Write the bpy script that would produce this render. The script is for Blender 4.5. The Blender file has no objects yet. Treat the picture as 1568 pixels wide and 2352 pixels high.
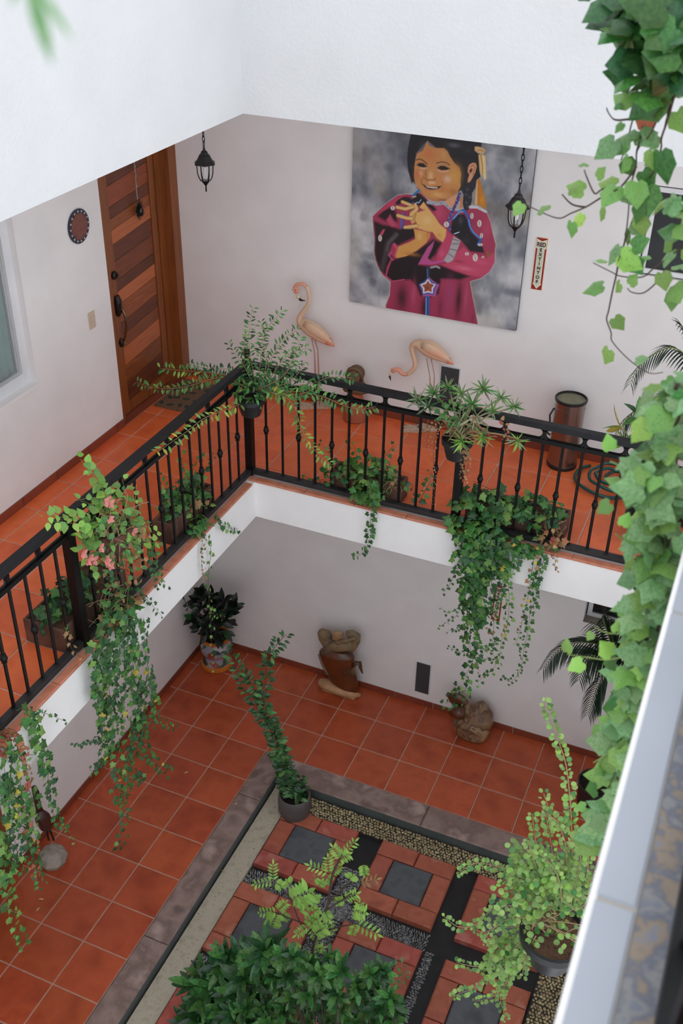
import bpy, math, random
import numpy as np
from mathutils import Vector, Matrix

# ------------------------------------------------------------------ camera, sky, exposure
SC = bpy.context.scene
COL = SC.collection
CAM = np.array((3.18956191, -5.98670841, 4.17595300))
YAW, PITCH, ROLL, FPX = math.radians(22.50670761), math.radians(33.28836558), math.radians(1.15601691), 2425.532
_f = np.array((-math.sin(YAW)*math.cos(PITCH), math.cos(YAW)*math.cos(PITCH), -math.sin(PITCH)))
_r = np.array((math.cos(YAW), math.sin(YAW), 0.0)); _u = np.cross(_r, _f)
RT = math.cos(ROLL)*_r + math.sin(ROLL)*_u
UP = -math.sin(ROLL)*_r + math.cos(ROLL)*_u
FW = _f
cam_d = bpy.data.cameras.new('camera'); cam = bpy.data.objects.new('camera', cam_d); COL.objects.link(cam)
cam.matrix_world = Matrix(((RT[0], UP[0], -FW[0], CAM[0]), (RT[1], UP[1], -FW[1], CAM[1]), (RT[2], UP[2], -FW[2], CAM[2]), (0, 0, 0, 1)))
cam_d.sensor_fit = 'VERTICAL'; cam_d.sensor_height = 36.0; cam_d.lens = FPX/2352*36
cam_d.clip_start = 0.02
cam_d.dof.use_dof = True; cam_d.dof.focus_distance = 6.4; cam_d.dof.aperture_fstop = 5.6
SC.camera = cam
world = bpy.data.worlds.new('sky'); SC.world = world; world.use_nodes = True
_bg = world.node_tree.nodes['Background']
_bg.inputs[0].default_value = (0.90, 0.95, 1.0, 1); _bg.inputs[1].default_value = 1.75
SC.view_settings.view_transform = 'Standard'; SC.view_settings.look = 'None'
SC.view_settings.gamma = 1.0; SC.view_settings.use_curve_mapping = False
SC.view_settings.exposure = 0.0

# ------------------------------------------------------------------ measured dimensions (metres)
GZ = -3.048            # ground floor level; the gallery floor is the zero level
WB, WL = 1.349, -1.341  # back wall, left wall
SOF, HU = -0.313, 2.652  # underside of the gallery slab, underside of the upper storey
FZ = 0.02              # gallery tile surface
RX = 3.17              # edge of the right wing

def ray(u, v):
    return FW + (u-784)/FPX*RT - (v-1176)/FPX*UP
def at(u, v, ax, val):
    d = ray(u, v); s = (val-CAM[ax])/d[ax]
    return CAM + s*d
def toscreen(p):
    d = np.asarray(p)-CAM; z = d@FW
    return 784+FPX*(d@RT)/z, 1176-FPX*(d@UP)/z, z
def pxm(p):            # metres per pixel at a point
    return float((np.asarray(p)-CAM)@FW)/FPX

# ------------------------------------------------------------------ helpers
def lin(h):
    if not isinstance(h, str): return tuple(h)
    h = h.lstrip('#')
    return tuple((c/12.92 if c <= .04045 else ((c+.055)/1.055)**2.4) for c in (int(h[i:i+2], 16)/255 for i in (0, 2, 4)))

MATS = {}
def pmat(name, cols, rough=.6, scale=6., detail=5., bump=0., bscale=None, metal=0., jitter=0., hue=0., trans=0., spec=.5,
         lo=.3, hi=.7, stretch=None, distort=0., coat=0.):
    """procedural material: noise through a colour ramp, optional bump, per-object and per-piece value jitter"""
    m = bpy.data.materials.new(name); m.use_nodes = True; MATS[name] = m
    nt = m.node_tree; N, L = nt.nodes, nt.links
    b = N['Principled BSDF']; b.inputs['Roughness'].default_value = rough; b.inputs['Metallic'].default_value = metal
    b.inputs['Specular IOR Level'].default_value = spec
    if coat: b.inputs['Coat Weight'].default_value = coat; b.inputs['Coat Roughness'].default_value = .25
    tc = N.new('ShaderNodeTexCoord'); src = tc.outputs['Object']
    oi = N.new('ShaderNodeObjectInfo')
    off = N.new('ShaderNodeVectorMath'); off.operation = 'MULTIPLY_ADD'; off.inputs[1].default_value = stretch or (1, 1, 1)
    L.new(src, off.inputs[0])
    mm = N.new('ShaderNodeMath'); mm.operation = 'MULTIPLY'; mm.inputs[1].default_value = 37.0; L.new(oi.outputs['Random'], mm.inputs[0])
    L.new(mm.outputs[0], off.inputs[2])
    nz = N.new('ShaderNodeTexNoise'); nz.inputs['Scale'].default_value = scale; nz.inputs['Detail'].default_value = detail
    nz.inputs['Distortion'].default_value = distort
    L.new(off.outputs[0], nz.inputs['Vector'])
    rp = N.new('ShaderNodeValToRGB'); e = rp.color_ramp.elements
    cols = [lin(c) for c in cols]
    if len(cols) == 1: cols = cols*2
    while len(e) < len(cols): e.new(.5)
    for i, c in enumerate(cols):
        e[i].position = lo+(hi-lo)*i/(len(cols)-1); e[i].color = (*c, 1)
    L.new(nz.outputs['Fac'], rp.inputs[0])
    col = rp.outputs[0]
    if jitter or hue:
        ge = N.new('ShaderNodeNewGeometry')
        ad = N.new('ShaderNodeMath'); ad.operation = 'ADD'; L.new(oi.outputs['Random'], ad.inputs[0]); L.new(ge.outputs['Random Per Island'], ad.inputs[1])
        fr = N.new('ShaderNodeMath'); fr.operation = 'FRACT'; L.new(ad.outputs[0], fr.inputs[0])
        hs = N.new('ShaderNodeHueSaturation')
        mv = N.new('ShaderNodeMapRange'); mv.inputs['To Min'].default_value = 1-jitter; mv.inputs['To Max'].default_value = 1+jitter
        L.new(fr.outputs[0], mv.inputs['Value']); L.new(mv.outputs[0], hs.inputs['Value'])
        if hue:
            m5 = N.new('ShaderNodeMath'); m5.operation = 'MULTIPLY'; m5.inputs[1].default_value = 7.13; L.new(fr.outputs[0], m5.inputs[0])
            f2 = N.new('ShaderNodeMath'); f2.operation = 'FRACT'; L.new(m5.outputs[0], f2.inputs[0])
            mh = N.new('ShaderNodeMapRange'); mh.inputs['To Min'].default_value = .5-hue; mh.inputs['To Max'].default_value = .5+hue
            L.new(f2.outputs[0], mh.inputs['Value']); L.new(mh.outputs[0], hs.inputs['Hue'])
        L.new(col, hs.inputs['Color']); col = hs.outputs[0]
    L.new(col, b.inputs['Base Color'])
    if bump:
        bz = N.new('ShaderNodeTexNoise'); bz.inputs['Scale'].default_value = bscale or scale*4; bz.inputs['Detail'].default_value = 4
        L.new(off.outputs[0], bz.inputs['Vector'])
        bp = N.new('ShaderNodeBump'); bp.inputs['Strength'].default_value = bump; bp.inputs['Distance'].default_value = .02
        L.new(bz.outputs['Fac'], bp.inputs['Height']); L.new(bp.outputs[0], b.inputs['Normal'])
    if trans:
        tr = N.new('ShaderNodeBsdfTranslucent'); L.new(col, tr.inputs['Color'])
        mx = N.new('ShaderNodeMixShader'); mx.inputs[0].default_value = trans
        L.new(b.outputs[0], mx.inputs[1]); L.new(tr.outputs[0], mx.inputs[2])
        L.new(mx.outputs[0], N['Material Output'].inputs['Surface'])
    return m

class MB:
    """collects shapes of ONE part and links them as one mesh object"""
    def __init__(s): s.v = []; s.f = []
    def add(s, vs, fs):
        o = len(s.v); s.v += [tuple(map(float, p)) for p in vs]; s.f += [tuple(i+o for i in f) for f in fs]; return s
    def box(s, lo, hi):
        (a, b, c), (d, e, f) = lo, hi
        return s.add([(a,b,c),(d,b,c),(d,e,c),(a,e,c),(a,b,f),(d,b,f),(d,e,f),(a,e,f)], [(0,3,2,1),(4,5,6,7),(0,1,5,4),(1,2,6,5),(2,3,7,6),(3,0,4,7)])
    def cbox(s, lo, hi, c=.006):
        """box with chamfered top edges"""
        (a, b, z0), (d, e, z1) = lo, hi
        vs = [(a,b,z0),(d,b,z0),(d,e,z0),(a,e,z0),(a,b,z1-c),(d,b,z1-c),(d,e,z1-c),(a,e,z1-c),(a+c,b+c,z1),(d-c,b+c,z1),(d-c,e-c,z1),(a+c,e-c,z1)]
        return s.add(vs, [(0,3,2,1),(8,9,10,11)]+[(i,(i+1)%4,4+(i+1)%4,4+i) for i in range(4)]+[(4+i,4+(i+1)%4,8+(i+1)%4,8+i) for i in range(4)])
    def tube(s, pts, r, n=8, cap=True, closed=False, flat=None):
        P = [Vector(p) for p in pts]; m = len(P)
        R = list(r) if hasattr(r, '__len__') else [r]*m
        T = []
        for i in range(m):
            if closed: t = P[(i+1) % m]-P[i-1]
            else: t = P[min(i+1, m-1)]-P[max(i-1, 0)]
            T.append(t.normalized() if t.length > 1e-9 else Vector((0, 0, 1)))
        ref = Vector(flat[0]) if flat else (Vector((0, 0, 1)) if abs(T[0].z) < .9 else Vector((1, 0, 0)))
        nx = (ref-T[0]*ref.dot(T[0])).normalized(); vs = []
        for i in range(m):
            if flat: nx = (ref-T[i]*ref.dot(T[i])).normalized()
            else: nx = (nx-T[i]*nx.dot(T[i])).normalized()
            ny = T[i].cross(nx); k = flat[1] if flat else 1.
            for j in range(n):
                a = 2*math.pi*j/n
                vs.append(P[i]+(nx*math.cos(a)*k+ny*math.sin(a))*R[i])
        fs = []
        for i in range(m if closed else m-1):
            for j in range(n):
                a, b = i*n+j, i*n+(j+1) % n; c, d = ((i+1) % m)*n+(j+1) % n, ((i+1) % m)*n+j
                fs.append((a, b, c, d))
        if cap and not closed: fs += [tuple(range(n))[::-1], tuple((m-1)*n+j for j in range(n))]
        return s.add(vs, fs)
    def lathe(s, prof, c=(0, 0, 0), n=24, cap=True):
        vs = []; fs = []; m = len(prof)
        for r, z in prof:
            for j in range(n):
                a = 2*math.pi*j/n; vs.append((c[0]+r*math.cos(a), c[1]+r*math.sin(a), c[2]+z))
        for i in range(m-1):
            for j in range(n): fs.append((i*n+j, i*n+(j+1) % n, (i+1)*n+(j+1) % n, (i+1)*n+j))
        if cap and prof[0][0] > 1e-5: fs.append(tuple(range(n))[::-1])
        if cap and prof[-1][0] > 1e-5: fs.append(tuple((m-1)*n+j for j in range(n)))
        return s.add(vs, fs)
    def ell(s, c, r, n=14, m=9, rot=None):
        vs = []; fs = []
        for i in range(m+1):
            th = math.pi*i/m
            for j in range(n):
                a = 2*math.pi*j/n
                p = Vector((r[0]*math.sin(th)*math.cos(a), r[1]*math.sin(th)*math.sin(a), r[2]*math.cos(th)))
                if rot is not None: p = rot @ p
                vs.append(p+Vector(c))
        for i in range(m):
            for j in range(n): fs.append((i*n+j, (i+1)*n+j, (i+1)*n+(j+1) % n, i*n+(j+1) % n))
        return s.add(vs, fs)
    def prism(s, front, back):
        n = len(front)
        return s.add(list(front)+list(back), [tuple(range(n)), tuple(range(2*n-1, n-1, -1))]+[(i, n+i, n+(i+1) % n, (i+1) % n) for i in range(n)])
    def build(s, name, mat, parent=None, smooth=False, **kw):
        return link_mesh(name, mesh_of(name, s.v, s.f, mat, smooth, ORG.get(parent, (0, 0, 0)) if parent else (0, 0, 0)), parent, **kw)

ORG = {}
def mesh_of(name, v, f, mat, smooth=False, org=(0, 0, 0)):
    me = bpy.data.meshes.new(name)
    if any(org): v = [(p[0]-org[0], p[1]-org[1], p[2]-org[2]) for p in v]
    me.from_pydata(v, [], f); me.update()
    for m in (mat if isinstance(mat, (list, tuple)) else [mat]): me.materials.append(MATS[m])
    if smooth:
        me.polygons.foreach_set('use_smooth', [True]*len(me.polygons))
        if smooth != 'full':
            me.set_sharp_from_angle(angle=math.radians(50))
    return me
def link_mesh(name, me, parent=None, **kw):
    o = bpy.data.objects.new(name, me); COL.objects.link(o)
    if parent is not None: o.parent = parent; ORG[o] = ORG.get(parent, (0, 0, 0))
    for k, v in kw.items(): o[k] = v
    return o
def thing(name, label, cat, loc, group=None, kind=None):
    o = bpy.data.objects.new(name, None); COL.objects.link(o); o.empty_display_size = .05
    o.location = tuple(map(float, loc)); ORG[o] = tuple(map(float, loc))
    o['label'] = label
    if cat: o['category'] = cat
    if group: o['group'] = group
    if kind: o['kind'] = kind
    return o
def struct(name, mb, mat, label=None, **kw):
    o = mb.build(name, mat, None, kind='structure', **kw)
    if label: o['label'] = label
    return o
def tag(o, label, cat, group=None):
    o['label'] = label; o['category'] = cat
    if group: o['group'] = group
    return o
def copy_piece(src, name, parent, loc, scale=None):
    o = bpy.data.objects.new(name, src); COL.objects.link(o); o.parent = parent
    g = ORG.get(parent, (0, 0, 0)); o.location = (loc[0]-g[0], loc[1]-g[1], loc[2]-g[2])
    if scale: o.scale = scale
    return o

# ------------------------------------------------------------------ materials
pmat('plaster', ['#e6e3e2', '#eeebea'], rough=.85, scale=3, bump=.06, bscale=60)
pmat('plaster_rough', ['#d2d2d3', '#d7d7d8'], rough=.9, scale=3, bump=.16, bscale=45)
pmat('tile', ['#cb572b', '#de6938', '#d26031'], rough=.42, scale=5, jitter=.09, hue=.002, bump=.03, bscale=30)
pmat('tile_shaded', ['#ab4829', '#bd5733', '#b14f2d', '#9e4224'], rough=.38, scale=4, jitter=.09, hue=.002, bump=.03, bscale=30)  # gallery tile colour darkened, standing in for dimmer light on the ground floor
pmat('tile_trim', ['#b5694e', '#c47d62', '#a86650'], rough=.6, scale=9, jitter=.08, bump=.05)
pmat('baseboard_tile', ['#7c3a28', '#8c4530'], rough=.5, scale=6, jitter=.06)
pmat('grout', ['#b89482', '#c8a492'], rough=.9, scale=20)
pmat('kerb_stone', ['#6f5c56', '#9a827a', '#7c665f', '#b0978e'], rough=.55, scale=4., detail=8, bump=.05, bscale=20, distort=.1)
pmat('kerb_side', ['#4c5454', '#5a6262'], rough=.5, scale=5)
pmat('black_stone', ['#141416', '#1f1f22'], rough=.6, scale=12, bump=.05)
pmat('paver', ['#9c4d3e', '#b25f4d', '#a65541', '#c2806f'], rough=.62, scale=5, detail=7, jitter=.1, hue=.008, bump=.08, bscale=18)
pmat('slate', ['#4c5054', '#5b5f64', '#45484c'], rough=.5, scale=6, jitter=.06, bump=.03)
pmat('aggregate', ['#a69c8a', '#bbb19e', '#b0a693'], rough=.85, scale=14, bump=.2, bscale=60)
pmat('pebble_tan', ['#8d7f5e', '#b7a680', '#9a8a63'], rough=.45, scale=30, jitter=.35, hue=.02)
pmat('pebble_dark', ['#6c6d70', '#9c9c9c', '#7c7d80'], rough=.5, scale=30, jitter=.35)
pmat('iron', ['#050506', '#0a0a0b'], rough=.45, scale=20, spec=.25)
pmat('iron_sheen', ['#131417', '#1c1d21'], rough=.5, scale=20, spec=.35)  # lighter than plain iron: sky sheen on the handrail put into the colour
pmat('iron_dusty', ['#0c0c0d', '#232325', '#0e0e10'], rough=.55, scale=9, detail=7)
pmat('wood', ['#6c3214', '#8a471f', '#783a19', '#9a5427'], rough=.42, scale=3.2, stretch=(1, .8, 9), jitter=.30, hue=.012, bump=.03, coat=.15)
pmat('wood_frame', ['#6e3a18', '#8a4c20', '#7c4119'], rough=.45, scale=3, stretch=(6, 6, .6), bump=.03, coat=.15)
pmat('wood_dark', ['#2c1408', '#3c1d0d'], rough=.5, scale=4, stretch=(5, 5, .6))
pmat('void', ['#050505', '#070707'], rough=.7)
pmat('glass_dark', ['#14181a', '#1c2124'], rough=.08, spec=.6)
pmat('alu_white', ['#dcdcde', '#e6e6e8'], rough=.45, scale=4)
pmat('alu_dark', ['#2b2f33', '#34383c'], rough=.4)
pmat('curtain', ['#3f8378', '#4f978b'], rough=.8, scale=5, trans=.2)
pmat('metal_grey', ['#3d4549', '#4b5357'], rough=.4, scale=3, metal=.3)
pmat('plastic_beige', ['#c9b6a2', '#cfbda9'], rough=.5)
pmat('steel', ['#8f8681', '#a59b95'], rough=.3, scale=2, metal=1., stretch=(1, 1, .1))
pmat('steel_black', ['#17171a', '#222225'], rough=.35)
pmat('lid', ['#6d6b54', '#7d7b62'], rough=.5, scale=14)
pmat('hose', ['#06413c', '#0a534c'], rough=.35, scale=10)
pmat('brass', ['#6e5c44', '#8b7759'], rough=.3, metal=1.)
pmat('bronze_dark', ['#2a2522', '#3a332e'], rough=.4, metal=.6)
pmat('fibre_black', ['#0e0c0b', '#1d1916'], rough=.95, scale=30)
pmat('mat_fibre', ['#5f4634', '#745741', '#6a4e39'], rough=.95, scale=40, bump=.3)
pmat('mat_leaf', ['#2c3426', '#3b4432'], rough=.95, scale=30)
pmat('clay_plate', ['#6e3a34', '#7d4a3c', '#5c3540'], rough=.55, scale=16)
pmat('plate_rim', ['#2b2c3a', '#33323c'], rough=.4, scale=10)
pmat('plate_dot', ['#9aa0a4', '#b9bec0'], rough=.3)
pmat('pot_black', ['#151719', '#202325'], rough=.45, scale=6)
pmat('pot_grey', ['#56504f', '#615b59'], rough=.6, scale=8, bump=.03)
pmat('planter', ['#3e2a22', '#56382c', '#6a4636'], rough=.8, scale=7, bump=.1)
pmat('soil', ['#1a120d', '#2b1e16'], rough=1., scale=40, bump=.6)
pmat('soil_fibre', ['#4c3626', '#6d4e38', '#2f2118'], rough=1., scale=50, bump=.8)
pmat('stem_brown', ['#3c2c26', '#4c3930'], rough=.7, scale=20)
pmat('stem_green', ['#6a7a3c', '#81904c'], rough=.6, scale=20)
pmat('stem_tan', ['#8f7a58', '#a58f6b'], rough=.7, scale=20)
pmat('ivy', ['#2f5a2a', '#40702f', '#4f7d3a'], rough=.42, scale=9, jitter=.38, hue=.025, trans=.22)
pmat('ivy_dark', ['#1f4526', '#2c5a30', '#36632f'], rough=.38, scale=9, jitter=.35, hue=.02, trans=.18)
pmat('ivy_light', ['#668f42', '#7aa252', '#5e8a44'], rough=.45, scale=9, jitter=.25, hue=.02, trans=.3)
pmat('ivy_near', ['#5d8a52', '#749c66', '#86aa72'], rough=.4, scale=9, jitter=.2, hue=.02, trans=.28)
pmat('leaf_rust', ['#8a4030', '#b0674a', '#7a5038'], rough=.55, scale=9, jitter=.25, hue=.02, trans=.2)
pmat('leaf_dry', ['#7a5a3c', '#9a7850', '#5e4430'], rough=.8, scale=9, jitter=.3, hue=.015)
pmat('leaf_fresh', ['#7fae4a', '#94c05a', '#6f9f40'], rough=.45, scale=9, jitter=.22, hue=.018, trans=.3)
pmat('leaf_mid', ['#386a33', '#4c8040', '#64974f'], rough=.36, scale=9, jitter=.35, hue=.02, trans=.22)
pmat('leaf_deep', ['#1a3d20', '#2a522b', '#3a6638'], rough=.33, scale=9, jitter=.4, hue=.018, trans=.12)
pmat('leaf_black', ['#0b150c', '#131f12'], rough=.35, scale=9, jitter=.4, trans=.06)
pmat('leaf_grey', ['#5f7052', '#7c8b66', '#8f9a78'], rough=.5, scale=9, jitter=.3, hue=.02, trans=.2)
pmat('leaf_yellow', ['#a7a83e', '#c9b548', '#8f9e3c'], rough=.5, scale=9, jitter=.2, hue=.02, trans=.25)
pmat('leaf_bush', ['#75954a', '#8aaa5e', '#628342'], rough=.4, scale=9, jitter=.36, hue=.02, trans=.22)
pmat('palm_leaf', ['#0d2415', '#15301c', '#1c3a22'], rough=.4, scale=9, jitter=.3, trans=.12)
pmat('petal_pink', ['#d9837c', '#e59c92'], rough=.6, scale=9, jitter=.15, trans=.3)
pmat('petal_magenta', ['#a81844', '#c22a58'], rough=.6, scale=9, jitter=.15, trans=.2)
pmat('flamingo', ['#d9bd9d', '#e0b79a', '#e6a78c'], rough=.55, scale=7, lo=.4, hi=.75)
pmat('flamingo_pink', ['#e0977f', '#e8a78f'], rough=.55, scale=9)
pmat('flamingo_tail', ['#dd7f68', '#e59a80'], rough=.55, scale=9)
pmat('flamingo_leg', ['#b98a78', '#a3786a'], rough=.5, scale=12)
pmat('driftwood', ['#a68d78', '#c4ab94', '#8d7462'], rough=.8, scale=12, stretch=(1, 5, 1), bump=.1)
pmat('beak_cream', ['#e2d3b6', '#d9c8a8'], rough=.5)
pmat('gloss_black', ['#080808', '#0c0c0c'], rough=.25)
pmat('clay_brown', ['#5a4430', '#6f563c'], rough=.7, scale=14, bump=.08)
pmat('clay_terracotta', ['#9a4f33', '#ad5e3e'], rough=.6, scale=8, bump=.05)
pmat('carved_wood', ['#3d2010', '#6a3413', '#4a2b18', '#7f6a4e'], rough=.35, scale=5, detail=3, lo=.3, hi=.75, bump=.04, coat=.3)
pmat('carved_pale', ['#6a5a44', '#8a7658', '#554838'], rough=.5, scale=7, detail=3)
pmat('carved_tan', ['#a67b55', '#c0956c', '#8d6a4c'], rough=.5, scale=6)
pmat('burl', ['#2a2322', '#8a6c4c', '#5a3a2a', '#a8906c', '#26262a'], rough=.4, scale=4.5, detail=4, distort=1.2, lo=.28, hi=.72, coat=.2)
pmat('stone_pale', ['#8d857a', '#a59c90', '#79726a'], rough=.85, scale=9, bump=.15)
pmat('bird_brown', ['#2e1710', '#44241a'], rough=.4, scale=9, coat=.2)
pmat('talavera_orange', ['#b4601c', '#c9701f'], rough=.35, scale=6, coat=.4)
pmat('talavera_red', ['#8a2a26', '#a03430'], rough=.35, scale=6, coat=.4)
pmat('sign_base', ['#c9d2ba', '#cfd7c0'], rough=.5)
pmat('sign_cream', ['#e9d9bf', '#eadcc4'], rough=.5)
pmat('sign_red', ['#8e1414', '#961818'], rough=.5)
pmat('sign_text', ['#4a1010', '#501414'], rough=.5)
pmat('ledge_white', ['#9da0aa', '#a5a8b2'], rough=.6, scale=3)
pmat('ledge_marble', ['#6d707c', '#82807f', '#5f6270', '#8c7a66', '#767883'], rough=.35, scale=30, detail=6, distort=.15, lo=.3, hi=.7)
pmat('ledge_joint', ['#a09a92', '#aaa49a'], rough=.8)
pmat('pebble_bed', ['#2a261e', '#3a3428'], rough=.8, scale=20)
pmat('canvas_edge', ['#4b4c52', '#5a5b62'], rough=.8)
pmat('bulb', ['#d8d4cc', '#e0dcd4'], rough=.3)
pmat('grey_leaf_fallen', ['#b79a6c', '#caa97a'], rough=.8, scale=9, jitter=.2)
# clear lantern glass
m = bpy.data.materials.new('glass_clear'); m.use_nodes = True; MATS['glass_clear'] = m
_b = m.node_tree.nodes['Principled BSDF']; _b.inputs['Base Color'].default_value = (.9, .92, .93, 1)
_b.inputs['Roughness'].default_value = .05; _b.inputs['Alpha'].default_value = .14
# glazed talavera pattern
def talavera_mat():
    m = pmat('talavera', ['#b9b2b8'], rough=.3, coat=.4); nt = m.node_tree; N, L = nt.nodes, nt.links
    tc = N.new('ShaderNodeTexCoord'); vo = N.new('ShaderNodeTexVoronoi'); vo.inputs['Scale'].default_value = 16
    L.new(tc.outputs['Object'], vo.inputs['Vector'])
    rp = N.new('ShaderNodeValToRGB'); rp.color_ramp.interpolation = 'CONSTANT'
    cs = [(0, '#8f8c9c'), (.3, '#b8b2b8'), (.5, '#26305a'), (.62, '#9a3a2e'), (.74, '#c0702a'), (.86, '#39583a')]
    e = rp.color_ramp.elements
    while len(e) < len(cs): e.new(.5)
    for i, (p, c) in enumerate(cs): e[i].position = p; e[i].color = (*lin(c), 1)
    sx = N.new('ShaderNodeSeparateColor'); L.new(vo.outputs['Color'], sx.inputs[0]); L.new(sx.outputs[0], rp.inputs[0])
    L.new(rp.outputs[0], N['Principled BSDF'].inputs['Base Color'])
talavera_mat()

# ------------------------------------------------------------------ the setting
def wall(name, ax, lo, hi, holes, mat, label):
    """wall slab; ax = thin axis; holes = (a0, a1, z0, z1) along the other horizontal axis"""
    ha = 1-ax
    A = sorted({lo[ha], hi[ha], *[v for h in holes for v in h[:2]]}); Z = sorted({lo[2], hi[2], *[v for h in holes for v in h[2:]]})
    mb = MB()
    for a0, a1 in zip(A, A[1:]):
        for z0, z1 in zip(Z, Z[1:]):
            ca, cz = (a0+a1)/2, (z0+z1)/2
            if any(h[0] < ca < h[1] and h[2] < cz < h[3] for h in holes): continue
            l, h_ = [0, 0, z0], [0, 0, z1]; l[ax], h_[ax] = lo[ax], hi[ax]; l[ha], h_[ha] = a0, a1
            mb.box(l, h_)
    return struct(name, mb, mat, label)
YF = -9.2            # front end of the building
XR = 4.62            # right wall
W1 = (-1.80, -.66, .81, 2.25); D1 = (.298, 1.349, -.02, 2.28); D2 = (-2.95, -1.83, GZ, GZ+2.25)
W2 = (2.345, 3.4, 1.552, 2.172); W3 = (2.41, 3.4, -1.545, -.75)
wall('wall_left', 0, (WL-.22, YF, GZ-.1), (WL, WB, 2.9), [W1, D1, D2], 'plaster', 'white plaster wall with the wooden door')
wall('wall_back', 1, (WL-.22, WB, GZ-.1), (XR, WB+.2, 2.9), [W2, W3], 'plaster', 'white plaster back wall on both storeys')
wall('wall_right_unseen', 0, (XR, YF, GZ-.1), (XR+.2, WB+.2, SOF), [], 'plaster', 'unseen white plaster wall of the right wing, kept low to let light in')  # unseen; upper part left off so light reaches the left gallery
wall('wall_front_unseen', 1, (WL-.22, YF-.2, GZ-.1), (XR+.2, YF, 1.2), [], 'plaster', 'unseen white plaster wall added behind the viewer to shape the light')  # unseen; added to enclose the court, height set to cut low light
mb = MB(); mb.box((-.16, YF, HU), (0, 0, 4.15)); struct('wall_upper_left', mb, 'plaster_rough', 'bright white parapet wall over the left gallery')
mb = MB(); mb.box((-.16, 0, HU), (XR, .16, 4.15)); struct('wall_upper_back', mb, 'plaster_rough', 'bright white parapet wall over the back gallery')
mb = MB(); mb.box((WL, YF, HU+.02), (-.16, WB, HU+.2)); mb.box((-.16, .16, HU+.02), (XR, WB, HU+.2)); struct('ceiling', mb, 'plaster', 'white gallery ceiling')
mb = MB(); mb.box((WL, YF, SOF), (0, WB, 0)); mb.box((0, 0, SOF), (XR, WB, 0)); struct('slab_gallery', mb, 'plaster', 'white slab edge of the upper gallery')
mb = MB(); mb.box((RX, YF, SOF), (XR, 0, 0)); struct('slab_right', mb, 'plaster', 'slab of the right gallery')
mb = MB(); mb.box((RX, YF, HU), (XR, 0, 3.05)); struct('slab_upper_right', mb, 'plaster', 'slab edge of the upper right storey')

# tiled floors -------------------------------------------------------
T = .39; XK, YJ = -1.2466, .1867
tile_cache = {}
def tile_piece(parent, x0, y0, x1, y1, z, th, g, mat, name='tile', c=.004):
    sx, sy = round(x1-x0-g, 3), round(y1-y0-g, 3)
    if sx < .015 or sy < .015: return
    k = (sx, sy, th, mat)
    if k not in tile_cache:
        m_ = MB().cbox((-sx/2, -sy/2, -th), (sx/2, sy/2, 0), min(c, sx/4, sy/4)); tile_cache[k] = mesh_of(name, m_.v, m_.f, mat)
    copy_piece(tile_cache[k], name, parent, ((x0+x1)/2, (y0+y1)/2, z))
mb = MB(); mb.box((WL-.9, YF, GZ-.12), (-.077, WB, GZ-.005)); mb.box((-.077, .187, GZ-.12), (XR, WB, GZ-.005))
fl = struct('floor', mb, 'grout', 'terracotta tiled ground floor walkway')
def cells(lo, hi, start, t):
    n0 = math.floor((lo-start)/t+1e-6); out = []; k = n0
    while start+k*t < hi-1e-6:
        out.append((max(lo, start+k*t), min(hi, start+(k+1)*t))); k += 1
    return out
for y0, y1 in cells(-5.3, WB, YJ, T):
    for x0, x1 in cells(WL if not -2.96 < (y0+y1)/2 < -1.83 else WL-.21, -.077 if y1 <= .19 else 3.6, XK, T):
        tile_piece(fl, x0, y0, x1, y1, GZ, .02, .010, 'tile_shaded')
mb = MB(); mb.box((WL, YF, 0), (-.105, WB, .014)); mb.box((-.105, .105, 0), (XR, WB, .014))
fg = struct('floor_gallery', mb, 'grout', 'orange terracotta tiled floor of the upper gallery')
TU = .40
for y0, y1 in cells(-5.0, WB, .185, TU):
    for x0, x1 in cells(WL, -.105 if y1 <= .19 else 3.6, 0., TU):
        if y0 < .105 and x1 > -.105: y0_ = .105
        else: y0_ = y0
        tile_piece(fg, x0, y0_, x1, y1, FZ, .018, .011, 'tile')
for x0, x1 in cells(-.105, 3.6, 0., TU): # narrow front strip of the back gallery
    if x0 >= -.105: tile_piece(fg, max(x0, -.1), .105, x1, .187, FZ, .018, .011, 'tile')
# trim tiles along the slab edge
tr = thing('trim_1', 'worn terracotta trim tiles along the gallery edge', None, (0, 0, 0), kind='structure')
for y0, y1 in cells(-5.0, -.05, -.05, .4): tile_piece(tr, -.055, y0, .008, y1, .014, .016, .004, 'tile_trim', 'trim_tile')
for x0, x1 in cells(-.055, 3.4, .008, .4): tile_piece(tr, x0, -.008, x1, .055, .014, .016, .004, 'tile_trim', 'trim_tile')
# mortar under the rail
# baseboards
def skirting(name, z, runs, label):
    t_ = thing(name, label, None, (0, 0, z), kind='structure')
    for ax, a0, a1, start in runs:
        for p0, p1 in cells(a0, a1, start, .4):
            m_ = MB()
            if ax == 'y': m_.box((WL, p0+.003, z), (WL+.012, p1-.003, z+.068))
            else: m_.box((p0+.003, WB-.012, z), (p1-.003, WB, z+.068))
            m_.build('skirting_tile', 'baseboard_tile', t_)
skirting('baseboard_gallery', FZ, [('y', -4.6, .298, .185), ('x', WL+.012, 3.4, 0.)], 'terracotta skirting tiles of the gallery')
skirting('baseboard_ground', GZ, [('y', -1.83, WB-.012, YJ), ('x', WL+.012, 3.4, XK)], 'dark terracotta skirting tiles of the ground floor')

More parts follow.
